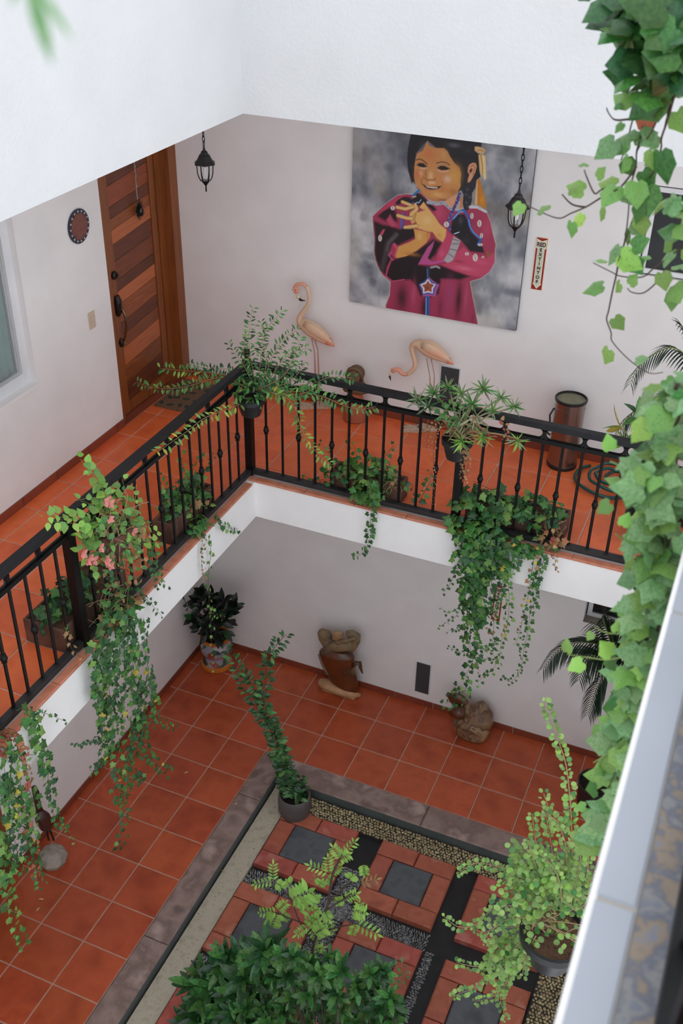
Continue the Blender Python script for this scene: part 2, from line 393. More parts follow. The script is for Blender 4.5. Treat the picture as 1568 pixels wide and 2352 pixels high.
# courtyard kerb -----------------------------------------------------
kb = thing('kerb', 'weathered grey brown stone kerb around the courtyard', None, (0, 0, GZ), kind='structure')
def kerb_stone(lo2, hi2, miter=None):
    (a, b), (c, d) = lo2, hi2
    z0, z1, e = GZ-.14, GZ+.004, .012
    if miter == 'L':  q = [(a, b), (c, b), (c, d-(c-a)), (a, d)]
    elif miter == 'B': q = [(a, d), (a+(d-b), b), (c, b), (c, d)]
    else: q = [(a, b), (c, b), (c, d), (a, d)]
    if miter == 'B': q = q[::1]
    cx, cy = sum(p[0] for p in q)/4, sum(p[1] for p in q)/4
    def ins(p): return (p[0]+(e if p[0] < cx else -e), p[1]+(e if p[1] < cy else -e))
    m_ = MB(); n = 4
    vs = [(p[0], p[1], z0) for p in q]+[(p[0], p[1], z1-e) for p in q]+[(*ins(p), z1) for p in q]
    ar = sum(q[i][0]*q[(i+1) % 4][1]-q[(i+1) % 4][0]*q[i][1] for i in range(4))
    fs = [(8, 9, 10, 11)]+[(i, (i+1) % 4, 4+(i+1) % 4, 4+i) for i in range(4)]+[(4+i, 4+(i+1) % 4, 8+(i+1) % 4, 8+i) for i in range(4)]
    if ar < 0: fs = [f[::-1] for f in fs]
    m_.add(vs, fs).build('kerb_stone', 'kerb_stone', kb)
KX0, KX1, KY0, KY1 = -.077, .142, -.058, .187
ys = [KY1, -.365, -1.92, -3.45, -5.0]
for i in range(4): kerb_stone((KX0, ys[i+1]+.002), (KX1, ys[i]-.002 if i else KY1), 'L' if i == 0 else None)
xs = [KX0, 1.52, 3.03]
kerb_stone((xs[0], KY0), (xs[1]-.002, KY1), 'B'); kerb_stone((xs[1]+.002, KY0), (xs[2]+.2, KY1))
for i in range(1, 4): kerb_stone((3.03, ys[i+1]+.002), (3.25, ys[i]-.002))
mb = MB(); mb.box((KX1, -5, GZ-.1), (KX1+.004, KY0, GZ-.008)); mb.box((KX1, KY0-.004, GZ-.1), (3.03, KY0, GZ-.008)); mb.build('kerb_side', 'kerb_side', kb)
# courtyard floor: pads of red pavers round a slate, pebble channels between
CZ = GZ-.085
mb = MB(); mb.box((KX1, -5., CZ-.12), (3.03, KY0, CZ-.035)); cf = struct('courtyard_floor', mb, 'black_stone', 'sunken courtyard floor of red pads and pebble channels')
mb = MB(); mb.box((KX1+.02, -5., CZ-.04), (.352, KY0-.02, CZ)); mb.build('concrete_strip', 'aggregate', cf)
mb = MB(); mb.box((.352, -.262, CZ-.04), (3.03, KY0-.02, CZ-.006)); mb.box((2.805, -5, CZ-.04), (3.03, -.262, CZ-.006)); mb.build('pebble_bed', 'pebble_bed', cf)
COLS = [(.36, 1.048), (1.267, 1.93), (2.116, 2.79)]; ROWS = [(-.932, -.27), (-1.792, -1.13), (-2.652, -1.99), (-3.51, -2.85)]
PZ = GZ-.06
rnd = random.Random(4)
for ci, (x0, x1) in enumerate(COLS):
    for (y0, y1) in ROWS:
        pad = bpy.data.objects.new('paving_pad', None); COL.objects.link(pad); pad.parent = cf; ORG[pad] = (0, 0, 0); pad.empty_display_size = .05
        b = .157; xm = (x0+x1)/2; g = .006
        def pv(a, c, d, e, mat, nm, dz=0):
            m_ = MB().cbox((a+g/2, c+g/2, CZ-.05), (d-g/2, e-g/2, PZ+dz), .012); m_.build(nm, mat, pad)
        j = lambda: rnd.uniform(-.004, .004)
        pv(x0, y1-b, xm, y1, 'paver', 'paver', j()); pv(xm, y1-b, x1, y1, 'paver', 'paver', j())
        pv(x0, y0, xm, y0+b, 'paver', 'paver', j()); pv(xm, y0, x1, y0+b, 'paver', 'paver', j())
        pv(x0, y0+b, x0+b, y1-b, 'paver', 'paver', j()); pv(x1-b, y0+b, x1, y1-b, 'paver', 'paver', j())
        pv(x0+b, y0+b, x1-b, y1-b, 'slate', 'slate', -.003)
# pebbles: thousands of small stones, one mesh per bed
_oct = [(1, 0, 0), (.7, .7, .1), (0, 1, 0), (-.7, .7, .1), (-1, 0, 0), (-.7, -.7, .1), (0, -1, 0), (.7, -.7, .1)]
def pebbles(name, mat, spots):
    vs = []; fs = []
    for (x, y, z, a, l, w, h) in spots:
        o = len(vs); ca, sa = math.cos(a), math.sin(a)
        for r, zz in ((1., 0.), (.62, .8)):
            for px, py, _ in _oct[::1]: vs.append((x+r*(px*l*ca-py*w*sa), y+r*(px*l*sa+py*w*ca), z+h*zz))
        vs.append((x, y, z+h))
        for i in range(8):
            k = (i+1) % 8; fs += [(o+i, o+k, o+8+k, o+8+i), (o+8+i, o+8+k, o+16)]
    m_ = MB(); m_.v, m_.f = vs, fs
    o = m_.build(name, mat, cf, smooth='full'); o['kind'] = 'stuff'; return o
def scatter(x0, x1, y0, y1, pitch, z, l, w, h, ang=None, keep=1.):
    out = []; nx = int((x1-x0)/pitch); ny = int((y1-y0)/pitch)
    for i in range(nx):
        for k in range(ny):
            if rnd.random() > keep: continue
            x = x0+(i+.5+.5*(k % 2))*pitch+rnd.uniform(-.2, .2)*pitch; y = y0+(k+.5)*pitch+rnd.uniform(-.2, .2)*pitch
            if x > x1 or y > y1: continue
            a = rnd.uniform(0, 3.14) if ang is None else ang(x, y)+rnd.uniform(-.25, .25); s = rnd.uniform(.75, 1.2)
            out.append((x, y, z, a, l*s, w*s, h*s))
    return out
sp = scatter(.48, 3.03, -.262, KY0-.02, .026, CZ-.006, .0135, .010, .011)+scatter(2.805, 3.03, -2.6, -.28, .026, CZ-.006, .0135, .010, .011)
pebbles('tan_pebbles', 'pebble_tan', sp)
pebbles('strip_pebbles', 'pebble_tan', scatter(KX1+.03, .345, -3.6, -.09, .034, CZ-.004, .010, .008, .005, keep=.5))
wv = lambda x, y: .5*math.sin(x*26+y*9)+.35*math.sin(y*31)
sd = []
for (y0, y1) in [(-1.125, -.938), (-1.985, -1.797), (-2.845, -2.657)]:
    sd += scatter(.355, 1.95 if y1 > -1 else 1.95, y0, y1, .021, CZ-.036, .014, .0055, .02, ang=lambda x, y: 1.2+wv(x, y))
for (x0, x1, y0, y1) in [(1.055, 1.262, -.9, -.62), (1.055, 1.262, -1.13, -.9), (1.055, 1.262, -2.8, -1.13), (1.945, 2.02, -2.7, -1.1)]:
    sd += scatter(x0, x1, y0, y1, .021, CZ-.036, .014, .0055, .02, ang=lambda x, y: .3+wv(y, x))
pebbles('dark_pebbles', 'pebble_dark', sd)

# ------------------------------------------------------------------ door on the gallery
d1 = thing('door_1', 'varnished wooden door with horizontal planks at the end of the gallery', None, (WL, .82, FZ), kind='structure')
XD = WL-.075          # face of the door leaf
Y0, Y1, ZT = D1[0], D1[1], D1[3]
m_ = MB(); m_.box((WL-.2, Y0+.012, 0), (WL-.035, Y0+.075, ZT)); m_.build('frame_post', 'wood_frame', d1)
m_ = MB(); m_.box((WL-.2, Y0+.075, 0), (WL-.055, Y0+.118, ZT)); m_.build('frame_stop', 'wood_frame', d1)
m_ = MB(); m_.box((WL-.2, Y1-.20, 0), (WL-.065, Y1-.115, ZT)); m_.build('frame_stop', 'wood_frame', d1)
m_ = MB(); m_.box((WL-.2, Y1-.115, 0), (WL+.012, Y1-.002, ZT)); m_.build('frame_post', 'wood_frame', d1)
m_ = MB(); m_.box((WL-.2, Y0+.01, ZT-.09), (WL-.03, Y1-.002, ZT-.002)); m_.build('frame_head', 'wood_frame', d1)
m_ = MB(); m_.box((WL-.215, Y0+.01, 0), (WL-.12, Y1, ZT)); lf = m_.build('door_leaf', 'wood_dark', d1)
ly0, ly1, lz0, lz1 = Y0+.124, Y1-.206, .035, ZT-.1
m_ = MB(); m_.box((XD-.05, ly0, lz0), (XD, ly0+.085, lz1)); m_.build('stile', 'wood_frame', lf)
m_ = MB(); m_.box((XD-.05, ly1-.075, lz0), (XD, ly1, lz1)); m_.build('stile', 'wood_frame', lf)
m_ = MB(); m_.box((XD-.05, ly0+.085, lz0), (XD, ly1-.075, lz0+.1)); m_.build('bottom_rail', 'wood_frame', lf)
m_ = MB(); m_.box((XD-.05, ly0+.085, lz1-.1), (XD, ly1-.075, lz1)); m_.build('top_rail', 'wood_frame', lf)
rnd = random.Random(11)
py0, py1 = ly0+.088, ly1-.078; z = lz0+.104; k = 0; tones = ['wood', 'wood_l', 'wood_d', 'wood']
pmat('wood_l', ['#a0532a', '#b46336', '#a6582e'], rough=.42, scale=3.2, stretch=(1, .8, 9), jitter=.12, bump=.03, coat=.15)
pmat('wood_d', ['#552713', '#673218', '#4a200f'], rough=.45, scale=3.2, stretch=(1, .8, 9), jitter=.15, bump=.03, coat=.15)
seq = ['wood_d', 'wood', 'wood_l', 'wood', 'wood_d', 'wood', 'wood_l', 'wood_d', 'wood', 'wood_d', 'wood_l', 'wood', 'wood_d', 'wood', 'wood_d', 'wood', 'wood_l', 'wood_d']
while z < lz1-.11:
    h = rnd.choice([.085, .105, .13, .15]); z1 = min(z+h, lz1-.104); t_ = .05
    c = .006; x1 = XD-.008
    q = [(py0, z), (py1, min(z+t_, lz1-.104)), (py1, min(z1+t_, lz1-.104)), (py0, z1)]
    if z1 > lz1-.16: q[3] = (py0, lz1-.104); z1 = lz1
    if k == 0: q[1] = (py1, z)
    m_ = MB(); m_.prism([(x1, a, b) for a, b in q], [(x1-.03, a, b) for a, b in q]); m_.build('plank', seq[k % len(seq)], lf)
    z = z1+.003; k += 1
# handle set
hd = MB().lathe([(.0, -.012), (.032, -.012), (.034, 0), (.028, .012), (.016, .016), (.016, .03), (0, .032)], n=16)
def yz(mb, org):  # turn a z-lathe so that its axis points along +x, placed at org
    mb.v = [(org[0]+p[2], org[1]+p[0], org[2]+p[1]) for p in mb.v]; return mb
yz(hd, (XD+.012, .475, 1.225)).build('deadbolt', 'bronze_dark', lf, smooth=True)
m_ = MB(); m_.tube([(XD+.008, .475, 1.06), (XD+.012, .475, 1.02), (XD+.012, .475, .93), (XD+.006, .475, .895)], [.022, .034, .03, .016], n=12)
m_.tube([(XD+.006, .475, .70), (XD+.012, .475, .67), (XD+.006, .475, .635)], [.014, .026, .014], n=12); esc = m_.build('handle_plate', 'bronze_dark', lf, smooth=True)
m_ = MB(); m_.tube([(XD+.015, .475, .955), (XD+.05, .478, .95), (XD+.07, .48, .90), (XD+.072, .48, .82), (XD+.05, .478, .73), (XD+.03, .476, .68), (XD+.045, .477, .66)], [.01, .011, .011, .010, .009, .009, .006], n=8); m_.build('door_handle', 'brass', lf, smooth=True)
m_ = MB(); m_.box((XD+.01, .455, .99), (XD+.05, .475, 1.0)); m_.build('thumb_latch', 'bronze_dark', lf)
m_ = MB(); m_.box((WL-.21, Y0+.01, 0), (WL, Y1-.01, FZ+.004)); m_.build('threshold', 'baseboard_tile', d1)
# black strips laid on the frame post, painting in its shadow slots
for z0, z1 in [(1.62, 2.1), (.86, 1.45), (.30, .74)]:
    m_ = MB(); m_.box((WL-.036, Y0+.012, z0), (WL-.0325, Y0+.03, z1)); m_.build('slot_shadow', 'void', d1)
# ground floor doorway on the left wall
d2 = thing('door_2', 'dark doorway with brown frame in the ground floor left wall', None, (WL, -2.39, GZ), kind='structure')
m_ = MB(); m_.box((WL-.215, D2[1]-.05, GZ), (WL-.01, D2[1]-.004, D2[3])); m_.build('frame_post', 'wood_frame', d2)
m_ = MB(); m_.box((WL-.215, D2[0]+.004, GZ), (WL-.01, D2[0]+.05, D2[3])); m_.build('frame_post', 'wood_frame', d2)
m_ = MB(); m_.box((WL-.2, D2[0]+.05, GZ), (WL-.16, D2[1]-.05, D2[3])); m_.build('door_leaf', 'wood_dark', d2)

# ------------------------------------------------------------------ windows
w1 = thing('window_1', 'white framed window with green curtain beside the wooden door', None, (WL, -1.2, .81), kind='structure')
a0, a1, z0, z1 = W1; xf = WL-.05
m_ = MB(); m_.box((WL-.2, a0, z0), (WL+.012, a1, z0+.03)); m_.build('sill', 'plaster', w1)
for q in [((a1-.075, z0+.03), (a1, z1)), ((a0, z0+.03), (a0+.1, z1)), ((a0+.1, z0+.03), (a1-.075, z0+.12)), ((a0+.1, z1-.1), (a1-.075, z1)), ((-1.25, z0+.12), (-1.19, z1-.1))]:
    m_ = MB(); m_.box((xf-.045, q[0][0], q[0][1]), (xf, q[1][0], q[1][1])); m_.build('window_frame', 'alu_white', w1)
for y0, y1 in [(a0+.1, -1.25), (-1.19, a1-.075)]:
    m_ = MB(); m_.box((xf-.03, y0, z0+.1), (xf-.026, y1, z1-.1)); m_.build('pane', 'glass_clear', w1)
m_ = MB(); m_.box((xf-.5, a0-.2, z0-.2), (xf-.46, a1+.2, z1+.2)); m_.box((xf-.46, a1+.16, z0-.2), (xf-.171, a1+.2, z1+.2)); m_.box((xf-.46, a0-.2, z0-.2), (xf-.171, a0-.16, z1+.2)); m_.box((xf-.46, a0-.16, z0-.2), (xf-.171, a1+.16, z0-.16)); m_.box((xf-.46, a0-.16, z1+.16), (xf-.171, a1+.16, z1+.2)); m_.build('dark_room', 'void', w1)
cu = MB(); ny, nz = 26, 16; vs = []
for i in range(nz+1):
    t = i/nz; zz = z0+.12+(z1-z0-.2)*t
    inner = -.80-.22-.30*max(0, t-.35)**.8 if t > .35 else -.80-.10-.12*(t/.35)
    inner = -.765-(.16 if t < .05 else (.13+.05*abs(t-.38)/.38 if t < .38 else .13+.5*(t-.38)))
    for k in range(ny+1):
        s = k/ny; vs.append((xf-.075+.018*math.sin(s*22+t*2)*(.4+.6*abs(t-.38)), -.735+(inner-.03+.735)*s, zz))
cu.add(vs, [(i*(ny+1)+k, i*(ny+1)+k+1, (i+1)*(ny+1)+k+1, (i+1)*(ny+1)+k) for i in range(nz) for k in range(ny)])
co = cu.build('curtain', 'curtain', None, smooth='full'); tag(co, 'teal green curtain tied back behind the left window', 'curtain')
sm = co.modifiers.new('thick', 'SOLIDIFY'); sm.thickness = .004
def back_window(name, W, label, rec, sill):
    w = thing(name, label, None, ((W[0]+W[1])/2, WB, W[2]), kind='structure')
    a0, a1, z0, z1 = W; yf = WB+rec; fr = .045 if not rec > .05 else .05
    for q in [((a0+.012, z0+.012), (a0+fr, z1-.012)), ((a1-fr, z0+.012), (a1-.012, z1-.012)), ((a0+fr, z0+.012), (a1-fr, z0+fr)), ((a0+fr, z1-fr), (a1-fr, z1-.012)), (((a0+a1)/2-.02, z0+fr), ((a0+a1)/2+.02, z1-fr))]:
        m_ = MB(); m_.box((q[0][0], yf, q[0][1]), (q[1][0], yf+.04, q[1][1])); m_.build('window_frame', 'alu_white', w)
    for x0, x1 in [(a0+fr, (a0+a1)/2-.02), ((a0+a1)/2+.02, a1-fr)]:
        m_ = MB(); m_.box((x0, yf+.018, z0+fr), (x1, yf+.024, z1-fr)); m_.build('pane', 'glass_dark', w)
    m_ = MB(); m_.box((a0, yf+.03, z0), (a1, yf+.05, z1)); m_.build('backing', 'alu_dark', w)
    if sill: m_ = MB(); m_.box((a0, WB, z0), (a1, yf, z0+.006)); m_.build('sill', 'stone_pale', w)
back_window('window_2', W2, 'white framed dark window high on the gallery back wall', .012, False)
back_window('window_3', W3, 'recessed dark window in the ground floor back wall', .09, True)

# ------------------------------------------------------------------ wrought iron railing round the gallery
rl = thing('railing', 'black wrought iron railing with oval scrolls along the gallery edge', 'railing', (-.07, .07, FZ))
RO = .07; SP = .131
def bar(mb, ax, a0, a1, z0, z1, w):
    if ax == 'x': mb.box((a0, RO-w, z0), (a1, RO+w, z1))
    else: mb.box((-RO-w, a0, z0), (-RO+w, a1, z1))
YEND, XEND = -4.3, 3.05
for ax, a0, a1 in (('x', -RO-.025, XEND), ('y', YEND, RO-.025)):
    for nm, z0, z1, w, mt in (('handrail', .905, .945, .026, 'iron_sheen'), ('middle_rail', .80, .828, .017, 'iron'), ('base_rail', .03, .066, .022, 'iron_dusty')):
        m_ = MB(); bar(m_, ax, a0, a1, z0, z1, w); m_.build(nm, mt, rl)
pm = MB(); pm.box((-.028, -.028, 0), (.028, .028, .91)); pme = mesh_of('post', pm.v, pm.f, 'iron')
for p in [(-RO, RO), (1.55, RO), (-RO, -2.1)]: copy_piece(pme, 'post', rl, (*p, .016))
m_ = MB(); m_.lathe([(.03, .0), (.034, .012), (.014, .022), (.012, .03), (.026, .05), (.031, .07), (.024, .092), (0, .104)], (-RO, RO, .945), 14); m_.build('finial', 'iron', rl, smooth=True)
bm_ = MB(); bm_.tube([(0, 0, .05), (0, 0, .81)], .0105, n=6, cap=False); bme = mesh_of('baluster', bm_.v, bm_.f, 'iron', True)
km = MB(); km.lathe([(0.0105, -0.0315), (0.0152, -0.0293), (0.0158, -0.0225), (0.0123, -0.0203), (0.0199, -0.0090), (0.0216, 0.0000), (0.0199, 0.0090), (0.0123, 0.0203), (0.0158, 0.0225), (0.0152, 0.0293), (0.0105, 0.0315)], (0, 0, 0), 10); kme = mesh_of('collar', km.v, km.f, 'iron', True)
fm = MB(); fm.box((-.016, -.012, 0), (.016, .012, .01)); fme = mesh_of('foot_plate', fm.v, fm.f, 'iron_dusty')
def stadium(ax, c, half, zc, hz):
    pts = []; n = 8
    for s, st in ((1, -90), (-1, 90)):
        for k in range(n+1):
            a = math.radians(st+180*k/n); pts.append((s*(half-hz)+hz*math.cos(a), zc+hz*math.sin(a)))
    return [((c+p, RO, z) if ax == 'x' else (-RO, c+p, z)) for p, z in pts]
ov = {}
def scroll(ax, c):
    if ax not in ov:
        m_ = MB(); m_.tube([(p[0]-(0 if ax == 'x' else 0), p[1], p[2]) for p in stadium(ax, 0, .125, 0, .036)], .0075, n=6, closed=True); ov[ax] = mesh_of('oval_scroll', m_.v, m_.f, 'iron', True)
    o = copy_piece(ov[ax], 'oval_scroll', rl, (c, 0, .866) if ax == 'x' else (0, c, .866))
clm = MB(); clm.box((-.012, -.012, -.02), (.012, .012, .02)); clm.box((-.006, -.006, -.04), (.006, .006, .04)); clme = mesh_of('scroll_clasp', clm.v, clm.f, 'iron')
xb = [.07+SP*i for i in range(11)]+[1.55+.15+SP*i for i in range(10)]
for i, x in enumerate(xb):
    if x > XEND: continue
    seq_i = i if i < 11 else i-11
    b_ = copy_piece(bme, 'baluster', rl, (x, RO, 0)); ORG[b_] = (x, RO, 0)
    copy_piece(fme, 'foot_plate', b_, (x, RO, .062))
    if seq_i % 2 == 0: copy_piece(kme, 'collar', b_, (x, RO, .421)); scroll('x', x)
    else: copy_piece(clme, 'scroll_clasp', b_, (x, RO, .866))
yb = [-.113-SP*i for i in range(15)]+[-2.1-.13-SP*i for i in range(16)]
for i, y in enumerate(yb):
    b_ = copy_piece(bme, 'baluster', rl, (-RO, y, 0)); ORG[b_] = (-RO, y, 0)
    copy_piece(fme, 'foot_plate', b_, (-RO, y, .062))
    j = i if i < 15 else i-15
    if j % 2 == 0: copy_piece(kme, 'collar', b_, (-RO, y, .425)); scroll('y', y)
    else: copy_piece(clme, 'scroll_clasp', b_, (-RO, y, .866))

# ------------------------------------------------------------------ upper right ledge next to the viewer
le = thing('trim_2', 'pale stone ledge of the upper right storey, close to the viewer', None, (RX, -5, 3.06), kind='structure')
LX0, LX1 = 3.164, 3.222
for y0, y1 in cells(-8.2, -1.2, -5.085, .62):
    tile_piece(le, LX0, y0, LX1, y1, 3.06, .03, .004, 'ledge_white', 'ledge_stone', .004)
m_ = MB(); m_.box((LX0+.004, -8.2, 3.03), (LX1-.002, -1.2, 3.057)); m_.build('joint_mortar', 'ledge_joint', le)
m_ = MB(); m_.box((LX1, -8.2, 3.02), (3.30, -1.2, 3.056)); m_.build('marble_strip', 'ledge_marble', le)
m_ = MB(); m_.box((3.30, YF, 3.04), (XR, 0, 3.055)); m_.build('upper_floor', 'tile', le)
m_ = MB(); m_.tube([(3.1665, -8.2, 3.055), (3.1665, -1.2, 3.055)], .0055, n=8); m_.build('nosing', 'plaster', le)
r2 = thing('railing', 'blurred black base rail and bars beside the pale ledge', 'railing', (3.275, -5, 3.056))
m_ = MB(); m_.box((3.262, -8.2, 3.075), (3.30, -1.2, 3.115)); m_.build('base_rail', 'iron', r2)
m_ = MB(); m_.box((3.262, -8.2, 3.93), (3.31, -1.2, 3.965)); m_.build('handrail', 'iron', r2)
for i in range(30):
    y = -5.02-.131*i+1.7
    b_ = MB().tube([(3.281, y, 3.11), (3.281, y, 3.93)], .0105, n=6, cap=False).build('baluster', 'iron', r2, smooth=True)
for y in (-5.36, -4.75, -4.1, -3.4): 
    m_ = MB(); m_.box((3.262, y-.04, 3.056), (3.30, y+.04, 3.075)); m_.build('rail_shoe', 'iron', r2)

# ------------------------------------------------------------------ things on the walls
def lantern(x, y, zc, label):
    t = thing('lantern', label, 'lantern', (x, y, zc), 'hanging lanterns')
    ztop = HU+.02; k = 0; z = zc+.12; lk = .036
    while z < ztop-.03:
        m_ = MB(); pts = []
        for i in range(10):
            a = 2*math.pi*i/10; w, h = .0085*math.cos(a), .5*lk*1.3*math.sin(a)
            pts.append((x+(w if k % 2 else 0), y+(0 if k % 2 else w), z+lk*.6+h))
        m_.tube(pts, .0032, n=5, closed=True); m_.build('chain_link', 'iron', t, smooth=True); z += lk; k += 1
    m_ = MB(); m_.lathe([(.05, -.02), (.05, 0)], (x, y, ztop), 14); m_.build('ceiling_rose', 'iron', t)
    m_ = MB(); m_.lathe([(.056, 0), (.08, .005), (.082, .011), (.062, .028), (.05, .05), (.044, .062), (.03, .075), (.026, .088), (.012, .1), (.006, .125), (0, .127)], (x, y, zc), 6); m_.build('roof', 'iron_dusty', t)
    pr = [(.058, 0), (.056, -.03), (.054, -.06), (.046, -.09), (.032, -.115)]
    for i in range(6):
        a = math.pi/6+i*math.pi/3
        MB().tube([(x+r*math.cos(a), y+r*math.sin(a), zc+z_) for r, z_ in pr], .0042, n=5).build('rib', 'iron', t, smooth=True)
        b = a+math.pi/3
        m_ = MB(); vs = []
        for r, z_ in pr: vs += [(x+.97*r*math.cos(a), y+.97*r*math.sin(a), zc+z_), (x+.97*r*math.cos(b), y+.97*r*math.sin(b), zc+z_)]
        m_.add(vs, [(2*q, 2*q+1, 2*q+3, 2*q+2) for q in range(4)]); m_.build('pane', 'glass_clear', t)
    m_ = MB(); m_.lathe([(.0, -.192), (.006, -.19), (.005, -.15), (.012, -.14), (.018, -.132), (.024, -.125), (.034, -.11), (0, -.106)], (x, y, zc), 10); m_.build('bottom_finial', 'iron', t, smooth=True)
    m_ = MB(); m_.lathe([(.0, -.075), (.012, -.07), (.016, -.05), (.013, -.02), (.01, 0)], (x, y, zc), 10); m_.build('bulb', 'bulb', t, smooth=True)
lantern(-.675, .67, 2.10, 'black iron lantern hanging in the corner by the wooden door')
lantern(1.611, .67, 2.10, 'black iron lantern hanging in front of the painting')

t = thing('wall_plate', 'dark red round clay plate with pale dots on the left wall', 'plate', (WL, .01, 1.755))
yz(MB().lathe([(.0, 0), (.118, 0), (.122, .012), (.108, .016), (.09, .012), (0, .010)], n=32), (WL, .01, 1.755)).build('rim', 'plate_rim', t, smooth=True)
yz(MB().lathe([(.0, .018), (.06, .018), (.092, .0165), (.094, .01)], n=32), (WL, .01, 1.755)).build('face', 'clay_plate', t, smooth=True)
for i in range(16):
    a = 2*math.pi*i/16
    MB().ell((WL+.016, .01+.104*math.cos(a), 1.755+.104*math.sin(a)), (.004, .008, .008), 8, 5).build('dot', 'plate_dot', t, smooth=True)
t = thing('switch_plate', 'beige light switch plate on the left wall', 'switch', (WL, .037, 1.04))
m_ = MB(); m_.box((WL, -.002, .975), (WL+.008, .076, 1.105)); m_.build('cover', 'plastic_beige', t)
m_ = MB(); m_.box((WL+.008, .02, 1.0), (WL+.012, .055, 1.08)); m_.build('rocker', 'plastic_beige', t)
def vent(z0, z1, x0, x1, label):
    t = thing('vent_panel', label, 'vent', ((x0+x1)/2, WB, z0), 'grey wall vents')
    m_ = MB(); m_.box((x0-.012, WB-.008, z0-.012), (x1+.012, WB, z1+.012)); m_.build('frame', 'alu_white', t)
    m_ = MB(); m_.box((x0, WB-.014, z0), (x1, WB-.002, z1)); m_.build('panel', 'metal_grey', t)
vent(.20, .575, .985, 1.132, 'dark grey vent panel behind the bent flamingo')
vent(-2.88, -2.515, .963, 1.098, 'dark grey vent panel on the ground floor wall')
def sign(x0, x1, z0, z1, label):
    t = thing('extinguisher_sign', label, 'sign', ((x0+x1)/2, WB, z0), 'fire extinguisher signs')
    y = WB-.004; w, h = x1-x0, z1-z0
    def P(pts, nm, mat, d):
        q = [(x0+a*w, z0+b*h) for a, b in pts]
        m_ = MB(); m_.prism([(a, y-d, b) for a, b in q], [(a, y-d+.002, b) for a, b in q]); return m_.build(nm, mat, t)
    m_ = MB(); m_.box((x0, y, z0), (x1, WB, z1)); m_.build('board', 'sign_cream', t)
    P([(.06, .015), (.94, .015), (.94, .985), (.06, .985)], 'red_field', 'sign_red', .001)
    P([(.5, .03), (.88, .13), (.80, .135), (.80, .78), (.92, .80), (.92, .965), (.5, .925), (.08, .965), (.08, .80), (.2, .78), (.2, .135), (.12, .13)], 'arrow_edge', 'sign_cream', .002)
    P([(.5, .055), (.76, .15), (.76, .80), (.86, .82), (.86, .93), (.5, .90), (.14, .93), (.14, .82), (.24, .80), (.24, .15)], 'arrow', 'sign_base', .003)
    def letter(txt, cx, cz, size, sx=1.):
        cv = bpy.data.curves.new('letter', 'FONT'); cv.body = txt; cv.size = size; cv.align_x = 'CENTER'; cv.align_y = 'CENTER'; cv.extrude = .0008; cv.offset = .0012
        tmp = bpy.data.objects.new('tmp', cv); COL.objects.link(tmp); bpy.context.view_layer.update()
        me = bpy.data.meshes.new_from_object(tmp.evaluated_get(bpy.context.evaluated_depsgraph_get())); bpy.data.objects.remove(tmp); bpy.data.curves.remove(cv)
        me.name = 'letter'; me.materials.clear(); me.materials.append(MATS['sign_text'])
        o = bpy.data.objects.new('letter', me); COL.objects.link(o); o.parent = t
        g = ORG[t]; o.location = (x0+cx*w-g[0], y-.0045-g[1], z0+cz*h-g[2]); o.rotation_euler = (math.pi/2, 0, 0); o.scale = (sx, 1, 1)
    letter('RED', .5, .862, .042, .85)
    for i, ch in enumerate('EXTINTOR'): letter(ch, .5, .765-.0855*i, .033)
sign(1.611, 1.699, 1.317, 1.713, 'red and cream EXTINTOR arrow sign beside the painting')
sx = at(1142, 1385, 1, WB)
sign(sx[0]-.044, sx[0]+.044, sx[2]-.2, sx[2]+.2, 'red and cream EXTINTOR arrow sign behind the hanging ivy')
# wreath on the door
t = thing('door_charm', 'small black feather charm on a cord hanging on the door', 'ornament', (XD+.01, .87, 1.62))
m_ = MB(); m_.tube([(XD+.012, .875, 2.02), (XD+.012, .872, 1.85), (XD+.014, .87, 1.70)], .004, n=5); m_.build('cord', 'stone_pale', t, smooth=True)
for z in (1.95, 1.88, 1.80): MB().ell((XD+.014, .873, z), (.008, .008, .012), 8, 6).build('bead', 'stone_pale', t, smooth=True)
m_ = MB(); rnd = random.Random(3)
for i in range(70):
    a = rnd.uniform(0, 2*math.pi); r = rnd.uniform(.02, .055)
    p = (XD+.012, .87+.3*r*math.cos(a), 1.62+.3*r*math.sin(a)+.0); m_.tube([p, (XD+.012+rnd.uniform(.005, .03), .87+r*math.cos(a), 1.62+(r*1.5)*math.sin(a))], [.006, .002], n=4)
m_.build('feathers', 'fibre_black', t)
MB().ell((XD+.035, .87, 1.615), (.008, .016, .02), 10, 7).build('medallion', 'metal_grey', t, smooth=True)

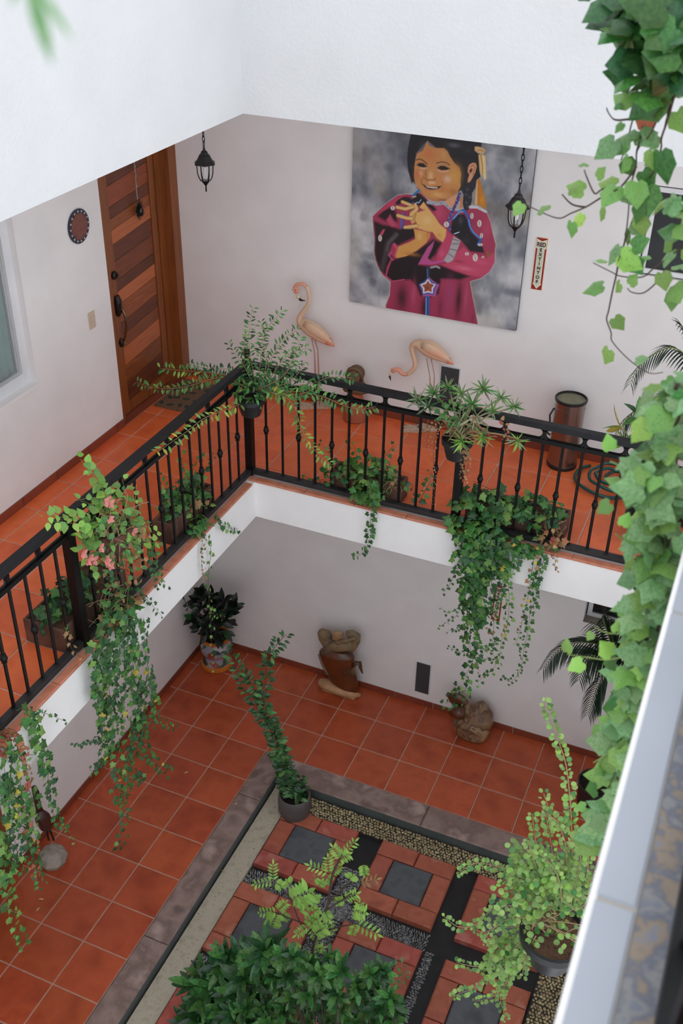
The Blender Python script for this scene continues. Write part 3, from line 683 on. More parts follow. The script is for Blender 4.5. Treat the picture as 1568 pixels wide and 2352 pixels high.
# ------------------------------------------------------------------ the painting: colours painted per vertex on a fine canvas grid
def paint_canvas():
    X0, X1, Z0, Z1, YC = .195, 1.546, .987, 2.56, WB-.035
    NU, NV = 430, 500
    t = thing('painting', 'large unframed canvas painting of a smiling girl in a magenta dress', 'painting', ((X0+X1)/2, WB, Z0))
    m_ = MB(); m_.box((X0, YC+.002, Z0), (X1, WB-.003, Z1)); m_.build('stretcher', 'canvas_edge', t)
    gu, gv = np.meshgrid(np.linspace(0, 1, NU), np.linspace(0, 1, NV))
    G = np.stack([gu, gv*(Z1-Z0)/(X1-X0)], -1)
    ZOOM = {'A': (780, 250, 500/1568), 'F': (920, 300, 240/1568), 'T': (850, 430, 300/1568)}
    def cv(zm, pts):
        ox, oy, s = ZOOM[zm]; out = []
        for a, b in pts:
            p = at(ox+a*s, oy+b*s, 1, YC); out.append(((p[0]-X0)/(X1-X0), (p[2]-Z0)/(X1-X0)))
        return np.array(out)
    rg = np.random.RandomState(5)
    def vnoise(fx, fy):
        g = rg.rand(fy+3, fx+3); x = gu*fx; y = gv*fy
        xi, yi = x.astype(int), y.astype(int); fx_, fy_ = x-xi, y-yi
        sx, sy = fx_*fx_*(3-2*fx_), fy_*fy_*(3-2*fy_)
        return (g[yi, xi]*(1-sx)+g[yi, xi+1]*sx)*(1-sy)+(g[yi+1, xi]*(1-sx)+g[yi+1, xi+1]*sx)*sy
    n = .45*vnoise(4, 5)+.3*vnoise(9, 11)+.17*vnoise(22, 25)+.08*vnoise(60, 50); n = np.clip((n-.28)/.44, 0, 1)
    L = lambda h: np.array(lin(h))
    stops = [(0, '#5f616c'), (.3, '#85878f'), (.55, '#a2a3a9'), (.8, '#b9b9bc'), (1, '#c9c8c9')]
    C = np.zeros((NV, NU, 3)); cs = np.array([L(c) for _, c in stops]); ps = [p for p, _ in stops]
    for k in range(3): C[..., k] = np.interp(n, ps, cs[:, k])
    m2 = np.clip((vnoise(6, 7)-.62)/.3, 0, 1)[..., None]*.55; C = C*(1-m2)+L('#9a9078')*m2
    m3 = np.clip((vnoise(14, 16)-.72)/.2, 0, 1)[..., None]*.5; C = C*(1-m3)+L('#4a4d58')*m3
    m4 = (np.clip((.5-gu)/.5, 0, 1)*np.clip((gv-.45)/.4, 0, 1)*.55)[..., None]; C = C*(1-m4)+L('#5a5c64')*m4
    D = [C]
    def blend(mask, col):
        D[0] = D[0]*(1-mask[..., None])+L(col)*mask[..., None]
    def segd(a, b):
        d = b-a; w = G-a; h = np.clip((w@d)/max(d@d, 1e-12), 0, 1); return np.hypot(*(np.moveaxis(w-h[..., None]*d, -1, 0)))
    def poly(zm, col, pts, soft=2., alpha=1.):
        P = cv(zm, pts); n_ = len(P); ins = np.zeros(gu.shape, bool); dist = np.full(gu.shape, 9.)
        for i in range(n_):
            a, b = P[i], P[(i+1) % n_]
            c1 = (a[1] > G[..., 1]) != (b[1] > G[..., 1])
            xx = (b[0]-a[0])*(G[..., 1]-a[1])/((b[1]-a[1]) if abs(b[1]-a[1]) > 1e-12 else 1e-12)+a[0]
            ins ^= c1 & (G[..., 0] < xx); dist = np.minimum(dist, segd(a, b))
        s = np.where(ins, dist, -dist)/(soft*.0016)
        blend(np.clip(s+.5, 0, 1)*alpha, col)
    def stroke(zm, col, pts, w, soft=1.5, alpha=1.):
        P = cv(zm, pts); w_ = w*ZOOM[zm][2]/(400.)*.5; dist = np.full(gu.shape, 9.)
        for a, b in zip(P, P[1:]): dist = np.minimum(dist, segd(a, b))
        blend(np.clip((w_-dist)/(soft*.0016)+.5, 0, 1)*alpha, col)
    def blob(zm, col, c, r, alpha=.8, p=2.):
        P = cv(zm, [c, (c[0]+r[0], c[1]), (c[0], c[1]+r[1])]); rx = np.hypot(*(P[1]-P[0])); ry = np.hypot(*(P[2]-P[0]))
        d = ((G[..., 0]-P[0][0])/rx)**2+((G[..., 1]-P[0][1])/ry)**2
        blend(np.exp(-d*p)*alpha, col)
    # hair, face
    poly('F', '#14141a', [(150,60),(170,-60),(300,-160),(600,-220),(900,-180),(1150,-20),(1215,200),(1180,340),(1190,500),(1200,690),(1140,740),(1080,800),(980,800),(900,900),(850,930),(700,400),(400,150),(230,340),(205,600),(215,805),(185,765),(165,800),(140,700),(110,600),(95,430),(110,250)], 3)
    blob('F', '#6a6a74', (800, 220), (120, 45), .6); blob('F', '#3c3c46', (330, 230), (60, 90), .6); blob('F', '#34343e', (1010, 300), (90, 60), .4)
    # dress
    poly('T', '#b8ada8', [(500,80),(430,75),(330,90),(200,180),(85,280),(20,345),(30,480),(45,640),(40,800),(80,955),(140,1058),(235,1140),(225,1300),(180,1415),(160,1720),(1310,1720),(1290,1617),(1230,1270),(1205,1138),(1335,1098),(1440,1015),(1500,900),(1505,770),(1515,690),(1480,560),(1450,420),(1400,285),(1290,222),(600,60)], 3, .8)
    body = [(500,90),(430,85),(330,100),(200,190),(90,290),(30,350),(40,480),(55,640),(50,800),(90,950),(150,1050),(245,1135),(235,1300),(190,1411),(170,1720),(1300,1720),(1285,1617),(1215,1250),(1195,1130),(1330,1090),(1430,1010),(1490,900),(1495,770),(1505,690),(1470,560),(1440,420),(1390,290),(1290,230),(1200,235),(1120,300),(1000,280),(880,190),(720,180),(600,60)]
    poly('T', '#a03352', body, 2)
    blob('T', '#c24a6c', (830, 300), (90, 120), .8); blob('T', '#bb4566', (1400, 500), (70, 160), .7); blob('T', '#7c2444', (1200, 400), (60, 100), .6)
    poly('T', '#1a0a12', [(40,400),(150,450),(260,470),(340,500),(540,470),(540,600),(330,700),(260,690),(220,800),(270,840),(200,960),(190,1060),(130,1000),(70,880),(50,760),(60,600)], 10)
    poly('T', '#160810', [(330,850),(560,760),(700,660),(760,620),(860,670),(780,800),(700,900),(580,930),(720,950),(850,940),(1000,1000),(1200,1070),(1080,1110),(850,1100),(820,1280),(700,1330),(600,1300),(560,1200),(480,1110),(260,1130),(190,1060),(250,880)], 10)
    poly('T', '#120a10', [(560,60),(620,100),(720,190),(800,270),(760,290),(690,230),(640,180),(600,220),(540,230),(480,280),(430,220),(500,150)], 6)
    poly('T', '#220c16', [(160,270),(250,230),(310,300),(330,420),(260,400),(200,420),(100,360),(90,340)], 12)
    poly('T', '#16101a', [(290,180),(380,110),(470,120),(540,170),(450,200),(400,170),(330,220)], 8)
    poly('T', '#b83a5c', [(330,105),(430,92),(330,150),(280,210),(180,270),(60,345),(200,200)], 6)
    poly('T', '#b84864', [(190,400),(240,330),(310,460),(260,475)], 8); poly('T', '#c24a68', [(150,510),(178,505),(150,570),(108,580)], 4)
    poly('T', '#14121a', [(1050,330),(1130,320),(1180,420),(1200,520),(1260,590),(1330,650),(1370,790),(1200,770),(1090,640),(960,540),(980,400)], 5)
    blob('T', '#4a4a50', (1085, 400), (35, 60), .7); blob('T', '#3a3438', (1150, 640), (50, 70), .5)
    # skirt folds
    for c, r, h, a in [((380,1330),(95,230),'#32101f',.9),((650,1450),(70,200),'#200812',.9),((1060,1350),(55,300),'#220a16',.9),((520,1280),(38,190),'#b84a70',.8),((950,1290),(65,240),'#9c3a68',.85),((1150,1330),(32,230),'#b04a68',.8),((840,1440),(50,200),'#6a2044',.7),((300,1560),(60,160),'#5c1c40',.6),((1230,1600),(30,150),'#6a2444',.6)]: blob('T', h, c, r, a)
    # right sleeve and cuff
    poly('T', '#bf4464', [(950,900),(1060,760),(1120,720),(1250,830),(1400,850),(1480,780),(1490,900),(1430,1010),(1330,1080),(1200,1060),(1020,1000),(850,930)], 5)
    blob('T', '#d8708a', (1130, 975), (150, 35), .7); blob('T', '#7a2440', (1060, 890), (90, 22), .7); blob('T', '#d06080', (1330, 900), (80, 40), .5)
    poly('T', '#bb3f63', [(910,520),(1000,590),(960,760),(900,880),(790,900),(800,820),(860,680)], 4); blob('T', '#d86088', (860, 800), (50, 60), .6)
    poly('T', '#b54c88', [(575,925),(620,840),(690,720),(770,640),(750,720),(690,850),(740,895),(900,870),(880,900),(740,930)], 3); blob('T', '#1a0a14', (770, 780), (40, 70), .8)
    poly('T', '#a9a3a8', [(1000,590),(1085,640),(1050,740),(990,880),(930,910),(880,880),(940,780)], 3)
    for a, b in [((985,680),(1060,680)),((960,740),(1040,760)),((940,800),(1000,840)),((990,620),(1070,650))]: stroke('T', '#5c565c', [a, b], 9)
    stroke('T', '#3a3438', [(310,570),(210,680),(180,830),(140,980)], 60, 8); stroke('T', '#5c565a', [(320,565),(220,670),(200,760)], 26, 8, .7)
    stroke('T', '#c04a6a', [(290,690),(325,740),(300,820)], 40, 4); stroke('T', '#b85078', [(260,780),(220,815),(270,875)], 16); stroke('T', '#b84a70', [(250,870),(200,1000),(190,1070),(270,1130),(410,1108)], 13)
    # face
    poly('F', '#c4854c', [(400,160),(430,230),(520,260),(650,265),(700,310),(740,390),(800,480),(880,560),(905,640),(895,760),(900,830),(860,910),(780,980),(680,1040),(560,1060),(460,1045),(380,1000),(310,930),(250,850),(215,780),(200,700),(205,560),(220,430),(250,340),(330,300),(370,220)], 3)
    for c, r, h, a in [((430,350),(110,120),'#cc7242',.85),((650,360),(70,90),'#c99660',.7),((800,680),(130,190),'#cf9a48',.8),((700,730),(75,75),'#dcb49c',.8),((450,680),(50,110),'#e0b482',.85),((255,660),(60,120),'#c26c44',.85),((300,640),(38,50),'#e0a88a',.8),((560,960),(120,60),'#dba768',.9),((790,920),(90,70),'#a8662c',.8),((620,890),(120,60),'#bf7032',.6),((375,640),(26,100),'#9c5a36',.7),((500,600),(60,60),'#c88c5c',.6),((850,560),(50,60),'#b8803c',.5),((650,1040),(160,22),'#8a4c20',.8),((310,560),(110,40),'#c69468',.5),((650,520),(110,45),'#c49a6a',.6)]: blob('F', h, c, r, a)
    poly('F', '#0c0a0c', [(235,515),(280,487),(340,492),(398,545),(340,552),(280,540)], 2.5); poly('F', '#0c0a0c', [(542,560),(600,528),(660,530),(742,577),(680,592),(600,590)], 2.5)
    stroke('F', '#7a4a34', [(240,500),(290,478),(350,490),(400,530)], 10, 3, .7); stroke('F', '#7a4a34', [(545,545),(610,515),(680,520),(745,570)], 10, 3, .7)
    stroke('F', '#d8b8a4', [(290,562),(340,570),(390,562)], 10, 3); stroke('F', '#d0b09c', [(560,598),(630,625),(715,600)], 12, 3)
    stroke('F', '#2a1812', [(228,442),(280,425),(340,450),(395,500)], 13, 3); stroke('F', '#2a1812', [(540,490),(600,470),(680,480),(735,518)], 13, 3)
    stroke('F', '#7c3c26', [(365,715),(400,745),(440,735),(500,748),(520,720)], 11, 4); poly('F', '#e0b284', [(410,772),(510,757),(520,800),(430,808)], 6, .8)
    stroke('F', '#8a4a2c', [(345,690),(310,750),(312,800)], 12, 5, .8); stroke('F', '#a05c34', [(610,760),(640,820),(620,850)], 10, 6, .5)
    poly('F', '#1a0c0c', [(310,788),(370,825),(450,845),(540,838),(615,828),(575,868),(500,890),(420,884),(360,850)], 2.5); poly('F', '#e6d6ce', [(372,830),(450,848),(545,850),(560,862),(480,866),(400,852)], 2)
    stroke('F', '#b87452', [(375,878),(460,894),(545,880)], 13, 4); stroke('F', '#8a4a24', [(250,850),(310,930),(380,1000),(460,1045),(560,1060),(680,1040)], 10, 5, .7)
    # ear, ribbons, braid, neck
    poly('F', '#d49870', [(1010,560),(1030,510),(1080,480),(1125,490),(1140,540),(1120,620),(1080,700),(1040,770),(1000,800),(1010,720),(1030,660),(1005,620)], 3)
    poly('F', '#5a2c18', [(1028,590),(1060,562),(1082,580),(1062,625),(1035,645)], 3); stroke('F', '#8e5232', [(1045,545),(1090,512),(1115,560),(1080,660)], 11, 4)
    poly('F', '#d2a878', [(1110,240),(1160,238),(1250,270),(1275,310),(1240,350),(1160,340),(1110,300)], 3); stroke('F', '#8a6030', [(1150,300),(1200,290),(1255,320)], 7)
    poly('F', '#d9b478', [(1165,360),(1220,360),(1228,640),(1205,692),(1185,620)], 2); poly('F', '#e2c48a', [(1220,360),(1268,380),(1282,720),(1252,747),(1228,640)], 2); stroke('F', '#6a4418', [(1200,370),(1228,520),(1226,650)], 8)
    poly('F', '#bd7716', [(1150,730),(1190,730),(1220,860),(1275,1060),(1282,1180),(1150,1110),(1145,900)], 3); poly('F', '#d8aa8a', [(1140,740),(1152,740),(1145,1110),(1112,1110)], 2); blob('F', '#e09a30', (1220, 1040), (40, 90), .5)
    poly('F', '#202028', [(900,880),(950,800),(1060,760),(1140,740),(1120,860),(1070,940),(1070,1040),(1050,1120),(1000,1205),(950,1190),(925,1090),(940,960)], 3)
    for c in [(1000,880),(980,960),(1035,1000),(985,1080),(1010,1140)]: blob('F', '#565660', c, (26, 26), .7)
    poly('F', '#d4966c', [(660,1060),(850,950),(880,1000),(860,1060),(760,1190),(690,1110)], 3); poly('F', '#c47c50', [(900,1010),(932,1000),(925,1165),(880,1160)], 3)
    stroke('T', '#a4a4b0', [(690,182),(800,205),(880,190),(975,268)], 34, 2); 
    for c in [(760,200),(850,195),(920,225),(960,255)]: blob('T', '#5c5c66', c, (14, 12), .8)
    stroke('T', '#c8c4cc', [(1200,238),(1285,240),(1385,292)], 30, 2); blob('T', '#8a868e', (1310, 250), (20, 12), .7)
    stroke('T', '#34347c', [(1072,80),(1030,200),(970,320),(940,400),(952,505)], 34, 2)
    for i in range(26):
        s = i/25; p = np.array([(1072,80),(1030,200),(970,320),(940,400),(952,505)], float); q = s*4; k = min(int(q), 3); c = p[k]+(p[k+1]-p[k])*(q-k)
        blob('T', ['#c05060', '#d8d0e0', '#6a6ab8'][i % 3], (c[0]+(9 if i % 2 else -9), c[1]), (8, 8), .9)
    stroke('T', '#1f5aa8', [(990,385),(1060,300),(1120,275),(1170,340),(1190,450),(1230,540),(1330,625),(1290,685)], 26, 2); stroke('T', '#7ab4e0', [(1000,375),(1065,300),(1110,290)], 10); stroke('T', '#6aa4dc', [(1180,390),(1200,480),(1240,545),(1325,615)], 8); stroke('T', '#c8e0f0', [(1010,560),(1065,540)], 9)
    stroke('T', '#2a6aa8', [(590,35),(510,100)], 22); stroke('T', '#3a5ab0', [(388,320),(362,490)], 18); stroke('T', '#2a4a90', [(415,310),(392,490)], 15); stroke('T', '#4848a0', [(515,185),(470,240)], 18); stroke('T', '#a8c8f0', [(530,200),(560,180),(580,190),(610,150)], 8); stroke('T', '#b8a890', [(510,120),(545,110)], 16)
    # arms and hands
    poly('T', '#d0954e', [(300,840),(340,710),(470,660),(540,620),(530,540),(520,500),(620,520),(720,550),(715,600),(670,670),(560,760),(430,830),(330,850)], 3); blob('T', '#e2b878', (590, 590), (40, 60), .7); blob('T', '#b87c38', (480, 800), (130, 30), .7); blob('T', '#a86a30', (690, 570), (22, 70), .6)
    poly('T', '#d09c58', [(480,290),(560,255),(580,330),(540,420),(500,445),(470,370)], 4)
    poly('T', '#dcab66', [(550,320),(600,290),(650,280),(590,240),(640,175),(700,260),(780,360),(830,440),(915,510),(905,590),(870,660),(800,610),(750,540),(680,530),(560,490),(470,502),(410,498),(415,462),(480,458),(560,450),(530,390)], 3)
    blob('T', '#c48a44', (830, 580), (60, 60), .6); blob('T', '#e8c488', (680, 400), (80, 70), .6); blob('T', '#b07c40', (640, 270), (40, 18), .6)
    for pts, w in [([(385,175),(500,222)], 34), ([(322,240),(420,262),(520,235)], 36), ([(332,340),(440,372),(500,375)], 38), ([(540,212),(560,260),(490,330)], 38), ([(415,482),(560,462)], 34)]:
        stroke('T', '#7a4c22', pts, w+9, 2, .8); stroke('T', '#dfb473', pts, w-2, 3)
    stroke('T', '#8a5a2a', [(550,320),(530,390),(560,440)], 7, 3)
    # shells and star
    for c, r in [((1220,345),(20,36)),((1310,435),(25,42)),((1335,580),(18,30)),((1320,690),(30,18)),((1160,800),(24,20)),((1260,845),(30,46)),((1352,838),(16,14)),((915,447),(32,34)),((270,250),(26,26)),((118,612),(22,40))]:
        th = [i*math.pi/8 for i in range(16)]; poly('T', '#d6cac6', [(c[0]+r[0]*math.cos(a), c[1]+r[1]*math.sin(a)) for a in th], 2); stroke('T', '#5a4448', [(c[0]-r[0]*.15, c[1]-r[1]*.6), (c[0]+r[0]*.1, c[1]+r[1]*.6)], 7)
    poly('T', '#8a5a34', [(1400,760),(1440,790),(1430,840),(1395,835)], 3)
    stroke('T', '#24344e', [(692,970),(698,1095)], 40, 2); stroke('T', '#5a7ab0', [(684,980),(688,1090)], 7); stroke('T', '#2a58a8', [(688,1320),(682,1600)], 48, 2); stroke('T', '#7ab0e0', [(672,1330),(668,1600)], 8); stroke('T', '#14203a', [(690,1330),(686,1600)], 6)
    st = lambda R, r: [(693+(R if k % 2 == 0 else r)*math.sin(k*math.pi/5), 1198-(R if k % 2 == 0 else r)*math.cos(k*math.pi/5)) for k in range(10)]
    poly('T', '#a85494', [(p[0]+14, p[1]+12) for p in st(128, 98)], 3); poly('T', '#24509c', st(116, 82), 3); poly('T', '#e4dce8', st(98, 64), 3); poly('T', '#9c4a30', st(78, 46), 3)
    blob('T', '#4a1c10', (740, 1160), (30, 20), .6); blob('T', '#0a0606', (682, 1203), (16, 16), 1., 1.5); blob('T', '#f0e8e0', (678, 1196), (4, 4), 1.)
    stroke('T', '#a8a0a8', [(730,965),(790,950),(830,968)], 20, 4)
    C = D[0]*(.97+.06*vnoise(120, 140)[..., None])
    # build the canvas surface
    me = bpy.data.meshes.new('canvas'); g = ORG[t]
    V = np.empty((NV*NU, 3)); V[:, 0] = (X0+gu*(X1-X0)).ravel()-g[0]; V[:, 1] = YC-g[1]; V[:, 2] = (Z0+gv*(Z1-Z0)).ravel()-g[2]
    idx = np.arange(NV*NU).reshape(NV, NU); Q = np.stack([idx[:-1, :-1], idx[:-1, 1:], idx[1:, 1:], idx[1:, :-1]], -1).reshape(-1, 4)
    me.vertices.add(NV*NU); me.vertices.foreach_set('co', V.ravel()); me.loops.add(Q.size); me.loops.foreach_set('vertex_index', Q.ravel())
    me.polygons.add(len(Q)); me.polygons.foreach_set('loop_start', np.arange(0, Q.size, 4)); me.polygons.foreach_set('loop_total', np.full(len(Q), 4)); me.update()
    ca = me.color_attributes.new('paint', 'FLOAT_COLOR', 'POINT'); ca.data.foreach_set('color', np.concatenate([C.reshape(-1, 3), np.ones((NV*NU, 1))], 1).ravel())
    m = bpy.data.materials.new('painted_canvas'); m.use_nodes = True; MATS['painted_canvas'] = m; N = m.node_tree.nodes
    an = N.new('ShaderNodeVertexColor'); an.layer_name = 'paint'; m.node_tree.links.new(an.outputs[0], N['Principled BSDF'].inputs['Base Color']); N['Principled BSDF'].inputs['Roughness'].default_value = .5
    me.materials.append(m); link_mesh('canvas', me, t)
paint_canvas()

# ------------------------------------------------------------------ sculptures and other things
def remesh(o, vox, it=3):
    m = o.modifiers.new('merge', 'REMESH'); m.mode = 'VOXEL'; m.voxel_size = vox; m.use_smooth_shade = True
    s = o.modifiers.new('soft', 'SMOOTH'); s.iterations = it; s.factor = .5
def zpt(ox, oy, s, ax, val): return lambda a, b, d=0.: at(ox+a*s, oy+b*s, ax, val+d)

def flamingo(label, Z, zs, y, neck, neck_r, body, body_r, head, beak, legs, feet):
    k = pxm(Z(*body[3]))*zs
    t = thing('flamingo_sculpture', label, 'sculpture', (float(Z(*body[3])[0]), y, FZ), 'carved flamingos')
    m_ = MB(); m_.tube([Z(*p) for p in body], [r*k for r in body_r], n=18, flat=((0, 1, 0), .72)); bo = m_.build('body', 'flamingo', t, smooth='full')
    m_ = MB(); w = [Z(p[0]+6, p[1]-4, -.72*body_r[i]*k*.72) for i, p in enumerate(body)][1:-1]; m_.tube(w, [r*k*.62 for r in body_r[1:-1]], n=14, flat=((0, 1, 0), .5)); m_.build('wing', 'flamingo', bo, smooth='full')
    m_ = MB(); m_.tube([Z(p[0], p[1], -.004) for p in body[-3:]], [r*k*1.06 for r in body_r[-3:]], n=14, flat=((0, 1, 0), .8)); m_.build('tail_tip', 'flamingo_tail', bo, smooth='full')
    # smooth neck curve
    P = [np.array(Z(*p)) for p in neck]; Q = []; R = []
    for i in range(len(P)-1):
        p0, p1, p2, p3 = P[max(i-1, 0)], P[i], P[i+1], P[min(i+2, len(P)-1)]
        for q in range(5):
            s = q/5; Q.append(.5*((2*p1)+(-p0+p2)*s+(2*p0-5*p1+4*p2-p3)*s*s+(-p0+3*p1-3*p2+p3)*s**3)); R.append((neck_r[i]*(1-s)+neck_r[i+1]*s)*k)
    Q.append(P[-1]); R.append(neck_r[-1]*k)
    h = max(2, len(Q)//3)
    m_ = MB(); m_.tube(Q[h-1:], R[h-1:], n=12); nk = m_.build('neck', 'flamingo', t, smooth='full')
    m_ = MB(); m_.tube(Q[:h], R[:h], n=12); m_.build('upper_neck', 'flamingo_pink', nk, smooth='full')
    hc, hr, ha = head
    m_ = MB(); m_.ell(Z(*hc), (hr[0]*k, .8*hr[0]*k, hr[1]*k), 14, 10, Matrix.Rotation(ha, 3, 'Y')); hd = m_.build('head', 'flamingo_pink', t, smooth='full')
    m_ = MB(); m_.tube([Z(*p) for p in beak[:3]], [r*k for r in (34, 30, 18)], n=10, flat=((0, 1, 0), .7)); m_.build('beak', 'beak_cream', hd, smooth='full')
    m_ = MB(); m_.tube([Z(p[0], p[1], -.002) for p in beak[2:]], [r*k for r in (24, 17, 4)][:len(beak)-2], n=10, flat=((0, 1, 0), .75)); m_.build('beak_tip', 'gloss_black', hd, smooth='full')
    m_ = MB(); m_.ell(Z(hc[0]-8, hc[1]-4, -.78*hr[0]*k), (9*k, 5*k, 10*k), 8, 6); m_.build('eye', 'gloss_black', hd, smooth='full')
    for lg in legs:
        P = [np.array(Z(*p)) for p in lg]; P[-1][2] = FZ+.015
        r = [9*k]*len(P); r[len(P)//2] = 13*k
        m_ = MB(); m_.tube(P, r, n=7); m_.build('leg', 'flamingo_leg', t, smooth='full')
    for (fx, fy, rot, sc) in feet:
        m_ = MB(); q = [(0, .03), (.12, .055), (.085, .02), (.135, 0), (.085, -.02), (.12, -.055), (0, -.03), (-.06, 0)]
        ca, sa = math.cos(rot), math.sin(rot); f = [(fx+sc*(a*ca-b*sa), fy+sc*(a*sa+b*ca)) for a, b in q]
        m_.prism([(a, b, FZ+.03) for a, b in f], [(a, b, FZ) for a, b in f]); m_.build('foot', 'driftwood', t)
    return t
Z1 = zpt(660, 630, 200/1384, 1, 1.25)
flamingo('upright pink carved flamingo with curved neck standing by the back wall', Z1, 200/1384, 1.25,
         [(112,255),(140,180),(225,150),(305,210),(345,330),(338,450),(275,560),(205,660),(195,745),(240,800)], [40,34,28,27,28,31,36,42,52,70],
         [(185,735),(255,790),(345,850),(440,910),(540,985),(640,1060),(710,1115),(748,1150)], [48,98,128,132,112,72,36,6],
         ((140,255),(46,62),.1), [(160,330),(172,365),(190,395),(225,415),(285,418)],
         [[(385,1010),(430,1240),(442,1560),(450,1900),(455,2060)], [(425,1020),(482,1195),(494,1500),(500,1800),(510,2040)]],
         [(-.10, 1.22, 3.4, 1.), (.02, 1.285, 3.3, 1.)])
Z2 = zpt(880, 760, 190/1568, 1, 1.25)
flamingo('bent pink carved flamingo with lowered head by the back wall', Z2, 190/1568, 1.25,
         [(205,742),(285,735),(345,800),(430,822),(535,765),(595,670),(595,555),(558,425),(545,310),(600,250),(690,250)], [46,42,40,42,44,46,46,50,58,72,100],
         [(620,252),(720,280),(845,325),(975,400),(1100,480),(1220,560),(1295,612),(1332,642)], [70,125,170,158,118,70,32,6],
         ((195,745),(62,50),.3), [(150,790),(130,820),(120,855),(128,895),(142,945)],
         [[(820,520),(882,860),(888,1000),(850,1400),(660,1800)], [(905,520),(972,850),(950,1150),(900,1500),(820,1790)]],
         [(.86, 1.22, 3.3, .95), (.95, 1.28, 3.2, .95)])

# clay figure
fx, fy = .315, 1.2
t = thing('clay_figurine', 'brown clay figurine of a hooded child on a terracotta base', 'figurine', (fx, fy, FZ))
m_ = MB(); m_.lathe([(.085, 0), (.098, .01), (.095, .06), (.075, .14), (.062, .22), (.066, .28), (.05, .31), (0, .315)], (fx, fy, FZ), 20); m_.build('base', 'clay_terracotta', t, smooth=True)
m_ = MB(); m_.tube([(fx-.075, fy+.01, .30), (fx-.06, fy-.045, .315), (fx, fy-.06, .32), (fx+.06, fy-.045, .315), (fx+.08, fy+.01, .30), (fx+.03, fy+.05, .31), (fx-.03, fy+.05, .31)], .038, n=10, closed=True); m_.ell((fx, fy, .33), (.085, .06, .045)); m_.build('shoulders', 'clay_brown', t, smooth='full')
m_ = MB(); m_.ell((fx-.008, fy-.02, .42), (.062, .058, .07), 18, 12); hd = m_.build('head', 'clay_brown', t, smooth='full')
m_ = MB(); m_.tube([(fx-.012, fy-.078, .43), (fx-.012, fy-.09, .41), (fx-.012, fy-.08, .402)], [.006, .011, .008], n=7); m_.build('nose', 'clay_brown', hd, smooth='full')
for s in (-1, 1):
    m_ = MB(); m_.tube([(fx-.012+s*.014, fy-.074, .436), (fx-.012+s*.026, fy-.075, .442), (fx-.012+s*.038, fy-.067, .436)], .004, n=6); m_.build('eyelid', 'clay_brown', hd, smooth='full')
m_ = MB(); m_.tube([(fx-.036, fy-.066, .388), (fx-.012, fy-.077, .381), (fx+.014, fy-.068, .388)], .006, n=6); m_.build('mouth', 'clay_brown', hd, smooth='full')
m_ = MB(); m_.tube([(fx-.066, fy-.03, .39), (fx-.068, fy-.035, .44), (fx-.04, fy-.045, .487), (fx, fy-.045, .498), (fx+.04, fy-.04, .485), (fx+.062, fy-.03, .44), (fx+.06, fy-.02, .39)], .014, n=8); m_.ell((fx, fy+.01, .435), (.07, .062, .068)); m_.build('hood', 'clay_brown', t, smooth='full')

# carved torso on the ground floor
Zt = zpt(720, 1430, 130/1568, 1, 1.20); kt = pxm(Zt(700, 1000))*130/1568
t = thing('wood_sculpture', 'carved brown wooden torso with raised arms by the ground floor wall', 'sculpture', (.23, 1.2, GZ))
m_ = MB(); m_.tube([Zt(640, 720), Zt(640, 860), Zt(680, 1080), Zt(760, 1350), Zt(830, 1600), Zt(880, 1880)], [r*kt for r in (360, 540, 510, 460, 440, 420)], n=18, flat=((0, 1, 0), .5)); o = m_.build('torso', 'carved_wood', t); remesh(o, .014)
m_ = MB(); m_.tube([Zt(330, 235), Zt(310, 330), Zt(320, 450), Zt(400, 620)], [r*kt for r in (175, 225, 205, 175)], n=12, flat=((0, 1, 0), .6))
m_.tube([Zt(930, 330), Zt(1080, 330), Zt(1190, 360), Zt(1170, 480), Zt(1080, 640), Zt(1000, 740)], [r*kt for r in (135, 150, 140, 135, 145, 145)], n=12, flat=((0, 1, 0), .7))
m_.tube([Zt(400, 660, -.02), Zt(700, 640, -.03), Zt(1000, 640, -.02)], [r*kt for r in (165, 190, 160)], n=12, flat=((0, 1, 0), .8)); m_.tube([Zt(640, 560, -.07), Zt(900, 500, -.08), Zt(1180, 430, -.05)], [r*kt for r in (60, 60, 50)], n=10); o = m_.build('arms', 'carved_pale', t); remesh(o, .011, 2)
m_ = MB(); m_.tube([Zt(670, 250, -.01), Zt(670, 340, -.02), Zt(670, 460, -.01)], [r*kt for r in (140, 165, 140)], n=12, flat=((0, 1, 0), .7)); m_.tube([Zt(590, 330, -.075), Zt(640, 380, -.09), Zt(740, 420, -.09), Zt(780, 330, -.075)], [30*kt, 45*kt, 45*kt, 30*kt], n=8); o = m_.build('head', 'carved_tan', t); remesh(o, .01, 2)
m_ = MB(); m_.tube([Zt(1080, 1200, -.03), Zt(1200, 1110, -.04), Zt(1270, 1110, -.04), Zt(1300, 1250, -.03), Zt(1350, 1400, -.02)], [r*kt for r in (55, 55, 60, 50, 22)], n=10); m_.build('hand', 'carved_wood', t, smooth='full')
m_ = MB(); m_.tube([Zt(160, 880, -.02), Zt(250, 1120, -.03), Zt(400, 1420, -.04)], [50*kt, 60*kt, 70*kt], n=10); m_.build('drape', 'carved_pale', t, smooth='full')
m_ = MB(); b0 = GZ+.05; m_.tube([(.03, 1.17, GZ+.07), (.12, 1.15, GZ+.085), (.25, 1.14, GZ+.065), (.38, 1.16, GZ+.05), (.46, 1.19, GZ+.035)], [.045, .062, .055, .045, .02], n=12, flat=((0, 0, 1), .9)); m_.box((.06, 1.12, GZ), (.42, 1.27, GZ+.03)); o = m_.build('base', 'carved_tan', t); remesh(o, .012)
